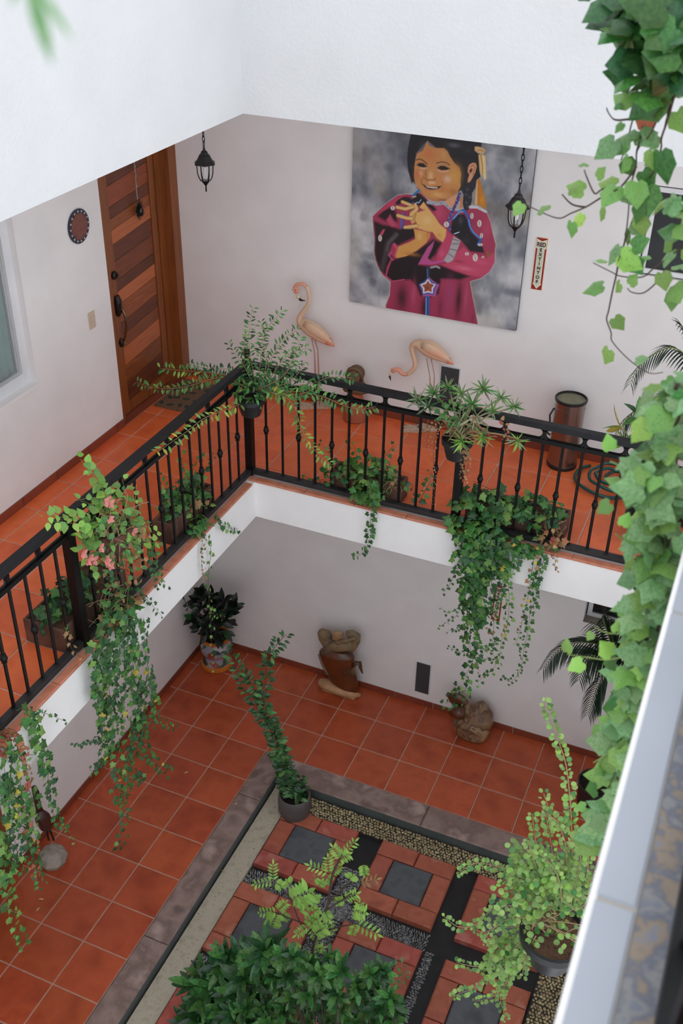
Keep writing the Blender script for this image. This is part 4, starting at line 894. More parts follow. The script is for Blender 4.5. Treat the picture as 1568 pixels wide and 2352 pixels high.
# burl sculpture
Zr = zpt(1010, 1570, 140/1568, 1, 1.19); kr = pxm(Zr(800, 900))*140/1568
t = thing('burl_sculpture', 'knotted dark and gold wood burl leaning on the ground floor wall', 'sculpture', (1.58, 1.19, GZ))
m_ = MB(); m_.tube([Zr(620, 620), Zr(780, 760, -.02), Zr(860, 950, -.03), (1.60, 1.13, GZ+.13), (1.615, 1.11, GZ+.05), (1.615, 1.1, GZ+.005)], [r*kr for r in (230, 420, 540, 500, 420, 340)], n=16, flat=((0, 1, 0), .5)); m_.tube([Zr(1000, 520, .02), Zr(1200, 800, .03), Zr(1220, 1050, .02)], [150*kr, 180*kr, 170*kr], n=10); o = m_.build('trunk', 'burl', t); remesh(o, .013, 4)
m_ = MB(); m_.tube([Zr(650, 760, -.06), Zr(470, 740, -.07), Zr(290, 740, -.06)], [150*kr, 190*kr, 110*kr], n=12); m_.build('knot', 'carved_wood', t, smooth='full')
m_ = MB(); m_.tube([Zr(620, 560), Zr(500, 450), Zr(330, 350), Zr(200, 270)], [190*kr, 240*kr, 190*kr, 50*kr], n=9, flat=((0, 1, 0), .4)); m_.build('branch', 'carved_wood', t, smooth=True)
# bird on a stone
t = thing('bird_sculpture', 'dark brown carved bird on a pale stone, half hidden by ivy', 'sculpture', (-1.13, -1.62, GZ))
m_ = MB(); q = [(.0, .0), (.105, .0), (.125, .05), (.10, .10), (.055, .13), (0, .135)]; m_.lathe(q, (-1.12, -1.63, GZ), 9); o = m_.build('stone', 'stone_pale', t)
m_ = MB(); m_.tube([at(78, 1808, 0, -1.15), at(82, 1820, 0, -1.15), at(86, 1848, 0, -1.15), at(93, 1866, 0, -1.15)], [.02, .028, .025, .03], n=10); m_.build('neck', 'bird_brown', t, smooth='full')
m_ = MB(); m_.tube([at(88, 1862, 0, -1.15), at(97, 1878, 0, -1.15), at(106, 1894, 0, -1.15), at(112, 1902, 0, -1.15)], [.025, .062, .06, .02], n=12); m_.build('body', 'bird_brown', t, smooth='full')
for a, b in ((104, 112), (110, 124)): MB().tube([at(a, 1896, 0, -1.15), (at(b, 1930, 0, -1.13))], .008, n=6).build('leg', 'bronze_dark', t, smooth='full')
# talavera pot
tx, ty = -1.07, 1.06
tp = thing('talavera_planter', 'glazed orange and blue talavera planter with dark leafy plant in the corner', 'potted plant', (tx, ty, GZ))
m_ = MB(); m_.lathe([(.14, 0), (.165, .015), (.16, .045), (.14, .055)], (tx, ty, GZ), 28, False); m_.build('foot', 'talavera_orange', tp, smooth=True)
m_ = MB(); m_.lathe([(.14, .055), (.125, .10), (.115, .15), (.125, .16), (.15, .20), (.155, .25), (.135, .31), (.13, .335)], (tx, ty, GZ), 28, False); m_.build('body', 'talavera', tp, smooth=True)
m_ = MB(); m_.lathe([(.13, .335), (.15, .345), (.152, .375), (.135, .38), (.13, .36)], (tx, ty, GZ), 28, False); m_.build('rim', 'talavera_orange', tp, smooth=True)
m_ = MB(); m_.lathe([(.118, .152), (.132, .155), (.118, .168)], (tx, ty, GZ), 28); m_.build('band', 'talavera_red', tp, smooth=True)
m_ = MB(); m_.lathe([(.132, .355), (.0, .36)], (tx, ty, GZ), 20, False); m_.build('soil', 'soil', tp)

# steel bin, hose, doormat
bx, by = 2.052, 1.19
t = thing('steel_bin', 'tall brushed steel bin with black rim by the back wall', 'bin', (bx, by, FZ))
m_ = MB(); m_.lathe([(.112, .03), (.112, .50), (.112, .505)], (bx, by, FZ), 36, False); m_.build('body', 'steel', t, smooth=True)
m_ = MB(); m_.lathe([(.112, .50), (.1155, .502), (.1155, .508), (.112, .51), (.113, .56), (.111, .56)], (bx, by, FZ), 36, False); m_.build('collar', 'steel', t, smooth=True)
m_ = MB(); m_.lathe([(.114, 0), (.116, .004), (.116, .028), (.112, .034)], (bx, by, FZ), 36); m_.build('foot_ring', 'steel_black', t, smooth=True)
m_ = MB(); m_.lathe([(.115, .555), (.121, .558), (.122, .575), (.112, .58), (.108, .558)], (bx, by, FZ), 36, False); m_.build('rim', 'steel_black', t, smooth=True)
m_ = MB(); m_.lathe([(.112, .562), (.0, .566)], (bx, by, FZ), 30, False); m_.build('lid', 'lid', t)
m_ = MB(); m_.tube([(bx-.112, by-.03, .50), (bx-.135, by-.04, .44), (bx-.125, by-.035, .36), (bx-.15, by-.045, .30), (bx-.115, by-.03, .27)], .007, n=6); m_.build('handle', 'steel_black', t, smooth='full')
hz = MB(); pts = []; rnd = random.Random(8); hx, hy = 2.52, 1.06
for i in range(150):
    a = i*.155; r = .16+.06*math.sin(i*.21)+.06*math.sin(i*.083+1)
    if i < 16: r += .06*(1-i/16)
    pts.append((hx+1.1*r*math.cos(a+2.6)+.04*math.sin(i*.05), min(hy+r*math.sin(a+2.6)+.03*math.cos(i*.07), 1.32), FZ+.013+.0006*i+.012*(.5+.5*math.sin(i*.9))))
hz.tube(pts, .0125, n=7); o = hz.build('garden_hose', 'hose', None, smooth='full'); tag(o, 'coiled dark green garden hose on the gallery floor', 'hose')
t = thing('doormat', 'brown coir doormat with dark leaf print before the wooden door', 'mat', (-1.15, .96, FZ))
rnd = random.Random(2); q = []
for a, b, n in (((-1.315, .70), (-.975, .70), 8), ((-.975, .70), (-.975, 1.235), 10), ((-.975, 1.235), (-1.315, 1.235), 8), ((-1.315, 1.235), (-1.315, .70), 10)):
    for i in range(n): q.append((a[0]+(b[0]-a[0])*i/n+rnd.uniform(-.006, .006), a[1]+(b[1]-a[1])*i/n+rnd.uniform(-.006, .006)))
m_ = MB(); m_.prism([(a, b, FZ+.014) for a, b in q], [(a, b, FZ) for a, b in q]); m_.build('pad', 'mat_fibre', t)
for i in range(16):
    cx, cy = -1.27+.085*(i % 4)+rnd.uniform(-.02, .02), .76+.125*(i//4)+rnd.uniform(-.02, .02); a0 = rnd.uniform(0, 3.1)
    f = [(cx+(.034*math.cos(a))*math.cos(a0)-.018*math.sin(a)*math.sin(a0), cy+.034*math.cos(a)*math.sin(a0)+.018*math.sin(a)*math.cos(a0)) for a in [k*math.pi/5 for k in range(10)]]
    m_ = MB(); m_.prism([(a, b, FZ+.0165) for a, b in f], [(a, b, FZ+.012) for a, b in f]); m_.build('leaf_print', 'mat_leaf', t)

# ------------------------------------------------------------------ plants
def leaf_strip(ws, droop=.2, fold=.12, curl=0.):
    """leaf along +Y (length 1), widths at equal steps, folded on the midrib"""
    n = len(ws)-1; v = []; f = []
    for i, w in enumerate(ws):
        t = i/n; z = -droop*t*t+curl*math.sin(t*math.pi)
        v += [(-w/2, t, z+fold*w), (0, t, z), (w/2, t, z+fold*w)]
    for i in range(n):
        a = 3*i; f += [(a, a+1, a+4, a+3), (a+1, a+2, a+5, a+4)]
    return v, f
def ivy_leaf(R=((.2, -.13), (.40, -.02), (.34, .16), (.52, .42), (.27, .55), (.12, .82))):
    R = list(R)
    o = [(0, 0)]+R+[(0, 1.)]+[(-x, y) for x, y in R[::-1]]
    v = [(0, .34, .09)]+[(x, y, -.22*abs(x)-.25*max(0, y-.4)) for x, y in o]; n = len(o)
    return v, [(0, 1+i, 1+(i+1) % n) for i in range(n)]
def round_leaf():
    n = 8; v = [(0, .5, .03)]; 
    for i in range(n):
        a = 2*math.pi*i/n-math.pi/2; v.append((.44*math.cos(a)*(1 if i else 0), .5+.5*math.sin(a), -.05*abs(math.cos(a))))
    return v, [(0, 1+i, 1+(i+1) % n) for i in range(n)]
LEAF = {'ivy': ivy_leaf(), 'ivyb': ivy_leaf(((.2, -.12), (.42, .0), (.45, .19), (.51, .42), (.33, .6), (.15, .83))), 'round': round_leaf(), 'lance': leaf_strip([.03, .27, .36, .26, .02], .22), 'oval': leaf_strip([.05, .38, .46, .3, .02], .15),
        'heart': leaf_strip([.3, .78, .72, .42, .02], .18, .08), 'blade': leaf_strip([.03, .075, .075, .05, .008], .35, .3), 'spike': leaf_strip([.06, .12, .13, .09, .01], .2, .2),
        'oblong': leaf_strip([.06, .22, .31, .33, .26, .05], .2, .14), 'petal': leaf_strip([.1, .6, .7, .4, .05], -.3, .15), 'jade': leaf_strip([.08, .5, .62, .5, .15], .05, .1)}
LMESH = {}
def leaf_mesh(kind, mat):
    if (kind, mat) not in LMESH: LMESH[kind, mat] = mesh_of('leaf', *LEAF[kind], mat, 'full')
    return LMESH[kind, mat]
def V3(p): return Vector((float(p[0]), float(p[1]), float(p[2])))
def leafM(pos, d, nrm, size, wid=1.):
    y = V3(d).normalized(); n = V3(nrm); x = y.cross(n)
    if x.length < 1e-4: x = y.cross(Vector((.3, .5, .8)))
    x.normalize(); z = x.cross(y)
    return Matrix(((x.x*size*wid, y.x*size, z.x*size, pos[0]), (x.y*size*wid, y.y*size, z.y*size, pos[1]), (x.z*size*wid, y.z*size, z.z*size, pos[2]), (0, 0, 0, 1)))
def place(root, items, limit=300, name='leaf'):
    items = [q for q in items if all(WL+.01 < (q[0] @ Vector((0, t, 0))).x and (q[0] @ Vector((0, t, 0))).y < WB-.01 for t in (0, 1))]
    """items: (matrix, kind, mat). The largest in view become leaf parts, the rest one joined part"""
    sc = []
    for M, k, m in items:
        p = M.translation; u, v, z = toscreen(p); s = M.col[1].to_3d().length/max(z, .05)
        sc.append(s if (-60 < u < 1628 and -60 < v < 2412 and z > .05) else s*1e-3)
    order = sorted(range(len(items)), key=lambda i: -sc[i])
    g = Matrix.Translation(-Vector(ORG[root]))
    for i in order[:limit]:
        M, k, m = items[i]; o = bpy.data.objects.new(name, leaf_mesh(k, m)); COL.objects.link(o); o.parent = root; o.matrix_basis = g @ M
    rest = order[limit:]
    if rest:
        mats = sorted({items[i][2] for i in rest}); vs = []; fs = []; mi = []
        for i in rest:
            M, k, m = items[i]; v, f = LEAF[k]; o_ = len(vs)
            vs += [tuple(M @ Vector(p)) for p in v]; fs += [tuple(a+o_ for a in q) for q in f]; mi += [mats.index(m)]*len(f)
        me = mesh_of('foliage', vs, fs, mats, 'full', ORG[root]); me.polygons.foreach_set('material_index', mi)
        link_mesh('foliage', me, root, kind='stuff')
def spline(P, n=5):
    P = [np.array(p, float) for p in P]; Q = []
    for i in range(len(P)-1):
        p0, p1, p2, p3 = P[max(i-1, 0)], P[i], P[i+1], P[min(i+2, len(P)-1)]
        for q in range(n):
            s = q/n; Q.append(.5*((2*p1)+(-p0+p2)*s+(2*p0-5*p1+4*p2-p3)*s*s+(-p0+3*p1-3*p2+p3)*s**3))
    Q.append(P[-1]); return Q
def resample(Q, step):
    d = [0.]
    for a, b in zip(Q, Q[1:]): d.append(d[-1]+float(np.linalg.norm(b-a)))
    n = max(1, int(d[-1]/step)); out = []
    for i in range(n+1):
        s = d[-1]*i/n; k = min(max(np.searchsorted(d, s)-1, 0), len(Q)-2); t = (s-d[k])/max(d[k+1]-d[k], 1e-9)
        out.append((Q[k]+(Q[k+1]-Q[k])*t, (Q[k+1]-Q[k])/max(np.linalg.norm(Q[k+1]-Q[k]), 1e-9), i/n))
    return out
def pick(rnd, mats):
    r = rnd.random()*sum(w for _, w in mats)
    for m, w in mats:
        r -= w
        if r <= 0: return m
    return mats[0][0]
def vine(root, pts, kind, mats, size, step, face, rnd, spread=.02, stem='stem_brown', sr=.0018, hang=.6, taper=.4, items=None, opp=False, stemname='stem'):
    Q = spline(pts, 4); m_ = MB(); m_.tube(Q, [sr*(1-.5*i/len(Q)) for i in range(len(Q))], n=4); m_.build(stemname, stem, root, smooth='full')
    f = V3(face).normalized(); k = 0
    if kind[:3] == 'ivy': size *= IV[0]; step *= .9
    for p, t, s in resample(Q, step):
        tv = V3(t); side = tv.cross(f)
        if side.length < .1: side = tv.cross(Vector((0, 0, 1)))
        side.normalize()
        for sg in ((1, -1) if opp else ((1,) if k % 2 else (-1,))):
            j = Vector((rnd.gauss(0, 1), rnd.gauss(0, 1), rnd.gauss(0, 1)))
            sz = size*(1-taper*s)*rnd.uniform(.7, 1.2)
            pet = side*sg*rnd.uniform(.3, 1.)*spread+f*rnd.uniform(0, 1)*spread+j*spread*.25
            d = side*sg*.7+tv*.35+Vector((0, 0, -hang))+j*.25
            n = f+Vector((0, 0, .5))+Vector((rnd.gauss(0, .35), rnd.gauss(0, .35), rnd.gauss(0, .35)))
            items.append((leafM(V3(p)+pet, d, n, sz), kind, pick(rnd, mats)))
        k += 1
def mound(items, c, r, n, kind, mats, size, face, rnd, up=.6, hang=.3):
    f = V3(face)
    if kind[:3] == 'ivy': size *= IV[0]
    for _ in range(n):
        while True:
            q = Vector((rnd.uniform(-1, 1), rnd.uniform(-1, 1), rnd.uniform(-1, 1)))
            if .25 < q.length < 1: break
        p = Vector((c[0]+q.x*r[0], c[1]+q.y*r[1], c[2]+q.z*r[2]))
        nn = q*.7+f*.6+Vector((0, 0, up))+Vector((rnd.gauss(0, .3), rnd.gauss(0, .3), rnd.gauss(0, .3)))
        d = Vector((q.x, q.y, -hang))+Vector((rnd.gauss(0, .6), rnd.gauss(0, .6), rnd.gauss(0, .4)))
        items.append((leafM(p, d, nn, size*rnd.uniform(.65, 1.25)), kind, pick(rnd, mats)))
def tangle(root, c, r, n, rnd, mat='stem_tan', rad=.0022, name='stem'):
    """loose dry twigs"""
    for _ in range(n):
        a = Vector((c[0]+rnd.uniform(-.6, .6)*r[0], c[1]+rnd.uniform(-.6, .6)*r[1], c[2]+rnd.uniform(-.8, .2)*r[2]))
        b = Vector((c[0]+rnd.uniform(-1, 1)*r[0], c[1]+rnd.uniform(-1, 1)*r[1], c[2]+rnd.uniform(-.3, 1)*r[2])); m = (a+b)/2+Vector((rnd.uniform(-.3, .3)*r[0], rnd.uniform(-.3, .3)*r[1], .3*r[2]))
        MB().tube(spline([a, m, b], 4), rad, n=4).build(name, mat, root, smooth='full')
def planter_box(root, lo, hi):
    (a, b, z0), (c, d, z1) = lo, hi; w = .02
    m_ = MB(); m_.box((a, b, z0), (c, b+w, z1)); m_.box((a, d-w, z0), (c, d, z1)); m_.box((a, b+w, z0), (a+w, d-w, z1)); m_.box((c-w, b+w, z0), (c, d-w, z1)); m_.box((a+w, b+w, z0), (c-w, d-w, z0+.02))
    o = m_.build('planter_box', 'planter', root); bv = o.modifiers.new('edge', 'BEVEL'); bv.width = .008; bv.segments = 2
    m_ = MB(); m_.box((a+w, b+w, z0+.02), (c-w, d-w, z1-.025)); m_.build('soil', 'soil_fibre', root)
def bowl(root, c, r, h, mat='pot_black', rim=.012, soil='soil'):
    x, y, z = c
    m_ = MB(); m_.lathe([(r*.66, 0), (r*.74, h*.2), (r*.92, h*.7), (r*.95, h*.74)], (x, y, z), 26, False); m_.build('pot', mat, root, smooth=True)
    m_ = MB(); m_.lathe([(r*.95, h*.74), (r+rim*.3, h*.76), (r+rim*.5, h), (r-rim*.4, h*1.01), (r-rim, h*.86)], (x, y, z), 26, False); m_.build('rim', mat, root, smooth=True)
    m_ = MB(); m_.lathe([(r-rim*.9, h*.88), (0, h*.92)], (x, y, z), 20, False); m_.build('soil', soil, root)
def px_path(pts, ax, val): return [at(u, v, ax, val+(w[0] if w else 0.)) for u, v, *w in pts]
IV = [1.3]
IVYM = [('ivy', 5), ('ivy_dark', 4), ('ivy_light', 1)]

# --- big ivy box on the back gallery edge
rnd = random.Random(21); it = []
z3 = lambda L: [(850+a*.31888, 1150+b*.31888) for a, b in L]
rt = thing('ivy_planter', 'large trailing ivy in a brown box, long strands hanging over the back ledge', 'potted plant', (1.9, .2, FZ), 'ivy boxes on the gallery')
planter_box(rt, (1.60, .125, FZ), (2.31, .30, .20))
F = (-.1, -1, .2)
mound(it, (1.78, .12, .20), (.26, .14, .11), 150, 'ivy', IVYM, .052, F, rnd)
mound(it, (2.10, .16, .22), (.22, .13, .10), 90, 'ivy', IVYM, .048, F, rnd)
mound(it, (1.72, -.03, .07), (.22, .06, .10), 90, 'ivy', IVYM, .052, F, rnd)
mound(it, (1.98, -.04, .02), (.18, .05, .07), 45, 'ivy', IVYM, .045, F, rnd)
mound(it, (2.24, .06, .10), (.10, .10, .10), 36, 'ivy', [('leaf_dry', 4), ('ivy', 2), ('leaf_rust', 2)], .036, F, rnd)
for u, v, a, b, n in [(1095,1320,36,50,60),(1090,1400,34,40,36),(1130,1290,40,30,36),(1075,1260,40,30,36)]:
    c = at(u, v, 1, -.07); k = pxm(c); mound(it, c, (a*k, .05, b*k*1.2), n, 'ivy', IVYM, .046, F, rnd)
tangle(rt, (2.2, .1, .12), (.12, .1, .12), 14, rnd)
tangle(rt, (1.9, .15, .2), (.3, .1, .1), 12, rnd, 'stem_brown')
for L, st, sz, sp_, mt in [
    ([(740,250),(715,380),(730,480),(735,600),(715,720),(735,820),(720,900),(720,1080),(740,1150),(690,1260),(690,1350),(640,1400),(545,1460)], .016, .046, .05, IVYM),
    ([(790,280),(800,420),(780,560),(790,680),(760,780),(755,900),(755,1000),(770,1130)], .015, .046, .05, IVYM),
    ([(700,300),(670,400),(660,440),(690,520),(720,640),(690,760)], .013, .048, .055, IVYM),
    ([(830,290),(835,400),(830,520),(815,640),(790,760),(770,860)], .016, .044, .05, IVYM),
    ([(950,300),(975,430),(960,540),(940,640),(895,780),(890,880),(885,960),(880,1080),(905,1180),(835,1250),(770,1310)], .026, .036, .022, IVYM),
    ([(1010,310),(985,420),(990,560),(1000,720),(985,900),(945,1010),(930,1150)], .024, .034, .02, [('ivy', 3), ('ivy_light', 3), ('leaf_yellow', 1)]),
    ([(920,350),(900,450),(880,540),(860,680),(850,800)], .024, .036, .02, IVYM),
    ([(1230,330),(1250,420),(1215,540),(1195,640),(1190,700),(1150,820),(1135,950),(1110,1050),(1090,1180),(1050,1270),(1000,1305),(950,1275)], .02, .032, .018, IVYM),
    ([(1190,340),(1175,440),(1150,600),(1130,720),(1110,800),(1080,930),(1045,1040)], .03, .03, .016, [('ivy', 3), ('leaf_yellow', 1), ('leaf_dry', 1)]),
    ([(1040,350),(1060,420),(1040,480),(1020,520)], .025, .036, .02, IVYM), ([(1110,350),(1080,400),(1050,450)], .025, .036, .02, IVYM),
    ([(670,740),(570,810),(510,770)], .03, .022, .01, IVYM), ([(690,900),(620,930),(560,935)], .016, .024, .012, IVYM), ([(650,780),(600,850),(490,910)], .03, .024, .01, IVYM),
    ([(720,1110),(640,1085),(560,1050)], .02, .022, .01, IVYM), ([(640,470),(600,540),(580,590),(530,660)], .03, .03, .012, IVYM), ([(790,880),(840,930),(880,950)], .03, .024, .01, [('leaf_rust', 1)]),
    ([(1310,330),(1330,420),(1330,480),(1350,510)], .022, .024, .012, [('leaf_rust', 2), ('leaf_dry', 2), ('ivy_dark', 1)]), ([(750,1130),(830,1140),(880,1130)], .03, .024, .01, IVYM), ([(800,1080),(870,1040),(930,1000)], .04, .024, .01, IVYM),
    ([(720,1180),(770,1210),(790,1230)], .03, .022, .01, IVYM)]:
    vine(rt, px_path([(*p, rnd.uniform(-.02, .02)) for p in z3(L)], 1, -.06), 'ivy', mt, sz, st, F, rnd, sp_, items=it)
place(rt, it)

# --- smaller ivy box further left on the back gallery edge
rnd = random.Random(22); it = []
rt = thing('ivy_planter', 'bushy ivy in a dark wooden box, one strand hanging over the ledge', 'potted plant', (.85, .2, FZ), 'ivy boxes on the gallery')
planter_box(rt, (.57, .12, FZ), (1.12, .27, .185))
mound(it, (.86, .17, .24), (.20, .10, .10), 100, 'ivy', [('ivy', 4), ('ivy_light', 4), ('ivy_dark', 2)], .042, F, rnd)
mound(it, (.88, .05, .12), (.12, .07, .09), 60, 'ivy', [('ivy', 3), ('ivy_light', 4)], .042, F, rnd)
mound(it, (.62, .10, .17), (.12, .08, .12), 34, 'ivy', IVYM, .036, F, rnd)
mound(it, (1.03, .14, .19), (.09, .08, .09), 30, 'ivy', [('leaf_dry', 4), ('ivy', 2)], .03, F, rnd)
tangle(rt, (1.03, .13, .18), (.12, .08, .1), 12, rnd, 'stem_tan'); tangle(rt, (.65, .1, .15), (.1, .07, .1), 6, rnd, 'stem_tan')
vine(rt, px_path([(851,1110),(855,1156),(851,1194),(852,1220),(848,1240),(835,1268),(812,1280)], 1, -.05), 'ivy', [('ivy', 3), ('ivy_dark', 2)], .045, .026, F, rnd, .018, items=it)
for L in ([(770,1062),(745,1030),(735,1012)], [(870,1070),(890,1040),(905,1022)], [(925,1110),(945,1112),(948,1130)], [(745,1100),(715,1105),(695,1090)], [(820,1060),(815,1030),(800,1010)], [(960,1155),(985,1110),(990,1085)]):
    vine(rt, px_path(L, 1, .12), 'ivy', IVYM, .036, .03, F, rnd, .018, items=it)
place(rt, it)

# --- ivy box on the left gallery edge, near the corner
rnd = random.Random(23); it = []; FL = (1, -.15, .2)
rt = thing('ivy_planter', 'ivy in a brown box on the left gallery, nearest the corner post', 'potted plant', (-.2, -.7, FZ), 'ivy boxes on the gallery')
planter_box(rt, (-.265, -1.0, FZ), (-.115, -.42, .185))
mound(it, (-.19, -.70, .24), (.10, .24, .10), 120, 'ivy', IVYM, .042, FL, rnd)
mound(it, (-.12, -.62, .14), (.08, .16, .10), 50, 'ivy', [('ivy', 3), ('ivy_light', 3), ('leaf_dry', 2)], .038, FL, rnd)
mound(it, (-.03, -.78, .07), (.06, .10, .08), 30, 'ivy', [('ivy', 3), ('ivy_light', 3)], .04, FL, rnd)
tangle(rt, (-.17, -.6, .18), (.08, .2, .1), 14, rnd)
for L, sz, st, mt in [([(468,1225),(463,1260),(464,1300),(470,1335)], .022, .02, [('leaf_dry', 3), ('ivy_dark', 1)]), ([(478,1230),(484,1270),(478,1320),(480,1380),(484,1440),(488,1500),(492,1540)], .026, .05, [('ivy_light', 2), ('ivy', 2)]),
                  ([(495,1180),(505,1195),(522,1212),(548,1220)], .036, .03, IVYM), ([(480,1400),(497,1415),(512,1420)], .026, .04, [('ivy_light', 1)])]:
    vine(rt, px_path(L, 0, .03), 'ivy', mt, sz, st, FL, rnd, .014, items=it)
for L in ([(430,1100),(420,1070),(412,1045)], [(470,1080),(485,1060),(490,1040)], [(385,1130),(370,1110),(362,1090)], [(440,1090),(450,1060),(465,1040)]):
    vine(rt, px_path(L, 0, -.19), 'ivy', IVYM, .036, .03, FL, rnd, .018, items=it)
place(rt, it)

# --- long ivy on the left gallery by the post, falling to the ground floor
rnd = random.Random(24); it = []; IV[0] = 1.5
rt = thing('ivy_planter', 'dense ivy falling from a box beside the left post down to the ground floor', 'potted plant', (-.2, -2.05, FZ), 'ivy boxes on the gallery')
planter_box(rt, (-.40, -2.22, FZ), (-.115, -1.55, .19))
mound(it, (-.25, -1.95, .24), (.13, .26, .09), 70, 'ivy', [('ivy_dark', 4), ('ivy', 3)], .045, FL, rnd)
mound(it, (-.03, -1.80, .06), (.08, .22, .12), 90, 'ivy', [('ivy_dark', 3), ('ivy', 3), ('leaf_dry', 2), ('ivy_light', 1)], .036, FL, rnd)
tangle(rt, (-.05, -1.85, .1), (.1, .25, .2), 22, rnd); 
SL = [('ivy_dark', 4), ('ivy', 4), ('ivy_light', 1), ('leaf_yellow', .3)]
for L, sz, st, sp_, mt in [
    ([(262,1385),(245,1420),(235,1480),(225,1540),(232,1600),(238,1660),(245,1728)], .038, .015, .04, SL), ([(215,1470),(212,1510),(222,1560),(228,1620),(232,1680),(240,1720)], .038, .015, .04, SL),
    ([(300,1390),(290,1440),(300,1500),(312,1560),(322,1620),(318,1670),(300,1720),(285,1790),(282,1850),(280,1900),(270,1950)], .036, .02, .03, SL), ([(285,1400),(275,1480),(268,1560),(262,1640),(255,1720)], .036, .015, .04, SL),
    ([(330,1420),(332,1480),(340,1540),(345,1600),(362,1650),(400,1672)], .03, .024, .022, SL), ([(250,1470),(250,1560),(256,1660),(262,1740),(265,1790),(272,1840)], .038, .017, .04, SL),
    ([(310,1640),(325,1690),(340,1735),(365,1758),(388,1770)], .034, .019, .03, SL), ([(320,1560),(318,1630),(312,1690),(305,1740),(300,1790)], .036, .017, .035, SL), ([(225,1690),(195,1708),(165,1708)], .022, .03, .008, [('ivy_dark', 1)]),
    ([(335,1230),(360,1290),(378,1350)], .03, .03, .015, SL), ([(320,1360),(345,1385),(372,1415)], .026, .03, .012, [('ivy_dark', 1)]), ([(345,1260),(352,1310),(362,1350)], .03, .03, .015, SL),
    ([(150,1440),(165,1490),(185,1510)], .03, .05, .012, [('leaf_dry', 2), ('ivy', 1)]), ([(235,1740),(215,1770),(205,1765)], .03, .03, .015, SL), ([(330,1780),(300,1800),(285,1830)], .03, .02, .02, SL),
    ([(310,1420),(305,1500),(290,1560),(285,1640),(290,1700)], .036, .018, .035, SL), ([(345,1545),(352,1600),(348,1650),(340,1690)], .034, .02, .025, SL)]:
    vine(rt, px_path([(*p, rnd.uniform(-.015, .03)) for p in L], 0, .05), 'ivy', mt, sz, st, FL, rnd, sp_, items=it)
for L in ([(110,1400),(100,1420),(120,1470)], [(190,1350),(160,1340),(150,1320)], [(215,1370),(180,1310),(160,1290)]):
    vine(rt, px_path(L, 0, -.25), 'ivy', [('ivy_dark', 1)], .036, .03, FL, rnd, .018, items=it)
place(rt, it)

IV[0] = 1.35
# --- bougainvillea hung on the left rail
rnd = random.Random(25); it = []
pc = at(255, 1290, 0, .02); rt = thing('bougainvillea', 'bougainvillea with pink flowers in a pot hung on the left rail', 'potted plant', (.02, float(pc[1]), .62))
bowl(rt, (.03, float(pc[1]), .58), .13, .17, 'planter', soil='soil_fibre')
c0 = np.array((.03, pc[1], .80))
mound(it, c0+(.02, 0, .0), (.15, .24, .16), 150, 'heart', [('leaf_mid', 4), ('ivy_light', 3), ('leaf_fresh', 2)], .042, FL, rnd)
mound(it, c0+(.05, .02, -.12), (.15, .23, .17), 170, 'heart', [('leaf_mid', 3), ('leaf_dry', 4), ('ivy_light', 2)], .036, FL, rnd)
mound(it, c0+(.06, -.02, -.32), (.13, .2, .18), 120, 'heart', [('leaf_mid', 3), ('leaf_dry', 4), ('ivy_dark', 2)], .030, FL, rnd)
tangle(rt, c0+(.03, 0, -.1), (.16, .24, .26), 60, rnd, 'stem_tan', .002); tangle(rt, c0+(.03, 0, -.25), (.13, .18, .22), 30, rnd, 'stem_brown', .002)
for L in ([(250,1170),(235,1120),(205,1080),(185,1055)], [(245,1180),(230,1110),(200,1070)], [(215,1200),(160,1190),(110,1185)], [(215,1210),(150,1200),(100,1195)], [(230,1240),(190,1240),(180,1270)], [(260,1260),(210,1270),(200,1300)], [(290,1200),(330,1210),(350,1205)], [(280,1230),(330,1250),(370,1240)], [(250,1190),(210,1160),(185,1150)], [(270,1170),(285,1130),(280,1100)], [(225,1230),(190,1250),(185,1225)], [(230,1270),(215,1300),(218,1310)]):
    vine(rt, px_path(L, 0, .03), 'heart', [('leaf_fresh', 4), ('ivy_light', 3)], .062, .035, (.6, -.3, .8), rnd, .02, stem='stem_green', hang=.1, items=it, taper=.3)
for (u, v) in [(240,1153),(247,1149),(252,1157),(190,1272),(205,1283),(215,1287),(245,1292),(252,1300),(243,1285),(200,1290),(250,1193),(305,1220),(230,1258)]:
    p = at(u, v, 0, .16)
    for k in range(4):
        a = k*math.pi/2+rnd.random(); it.append((leafM(p, (.3, math.cos(a), math.sin(a)), (1, -.4, .5), .034), 'petal', 'petal_pink'))
place(rt, it)

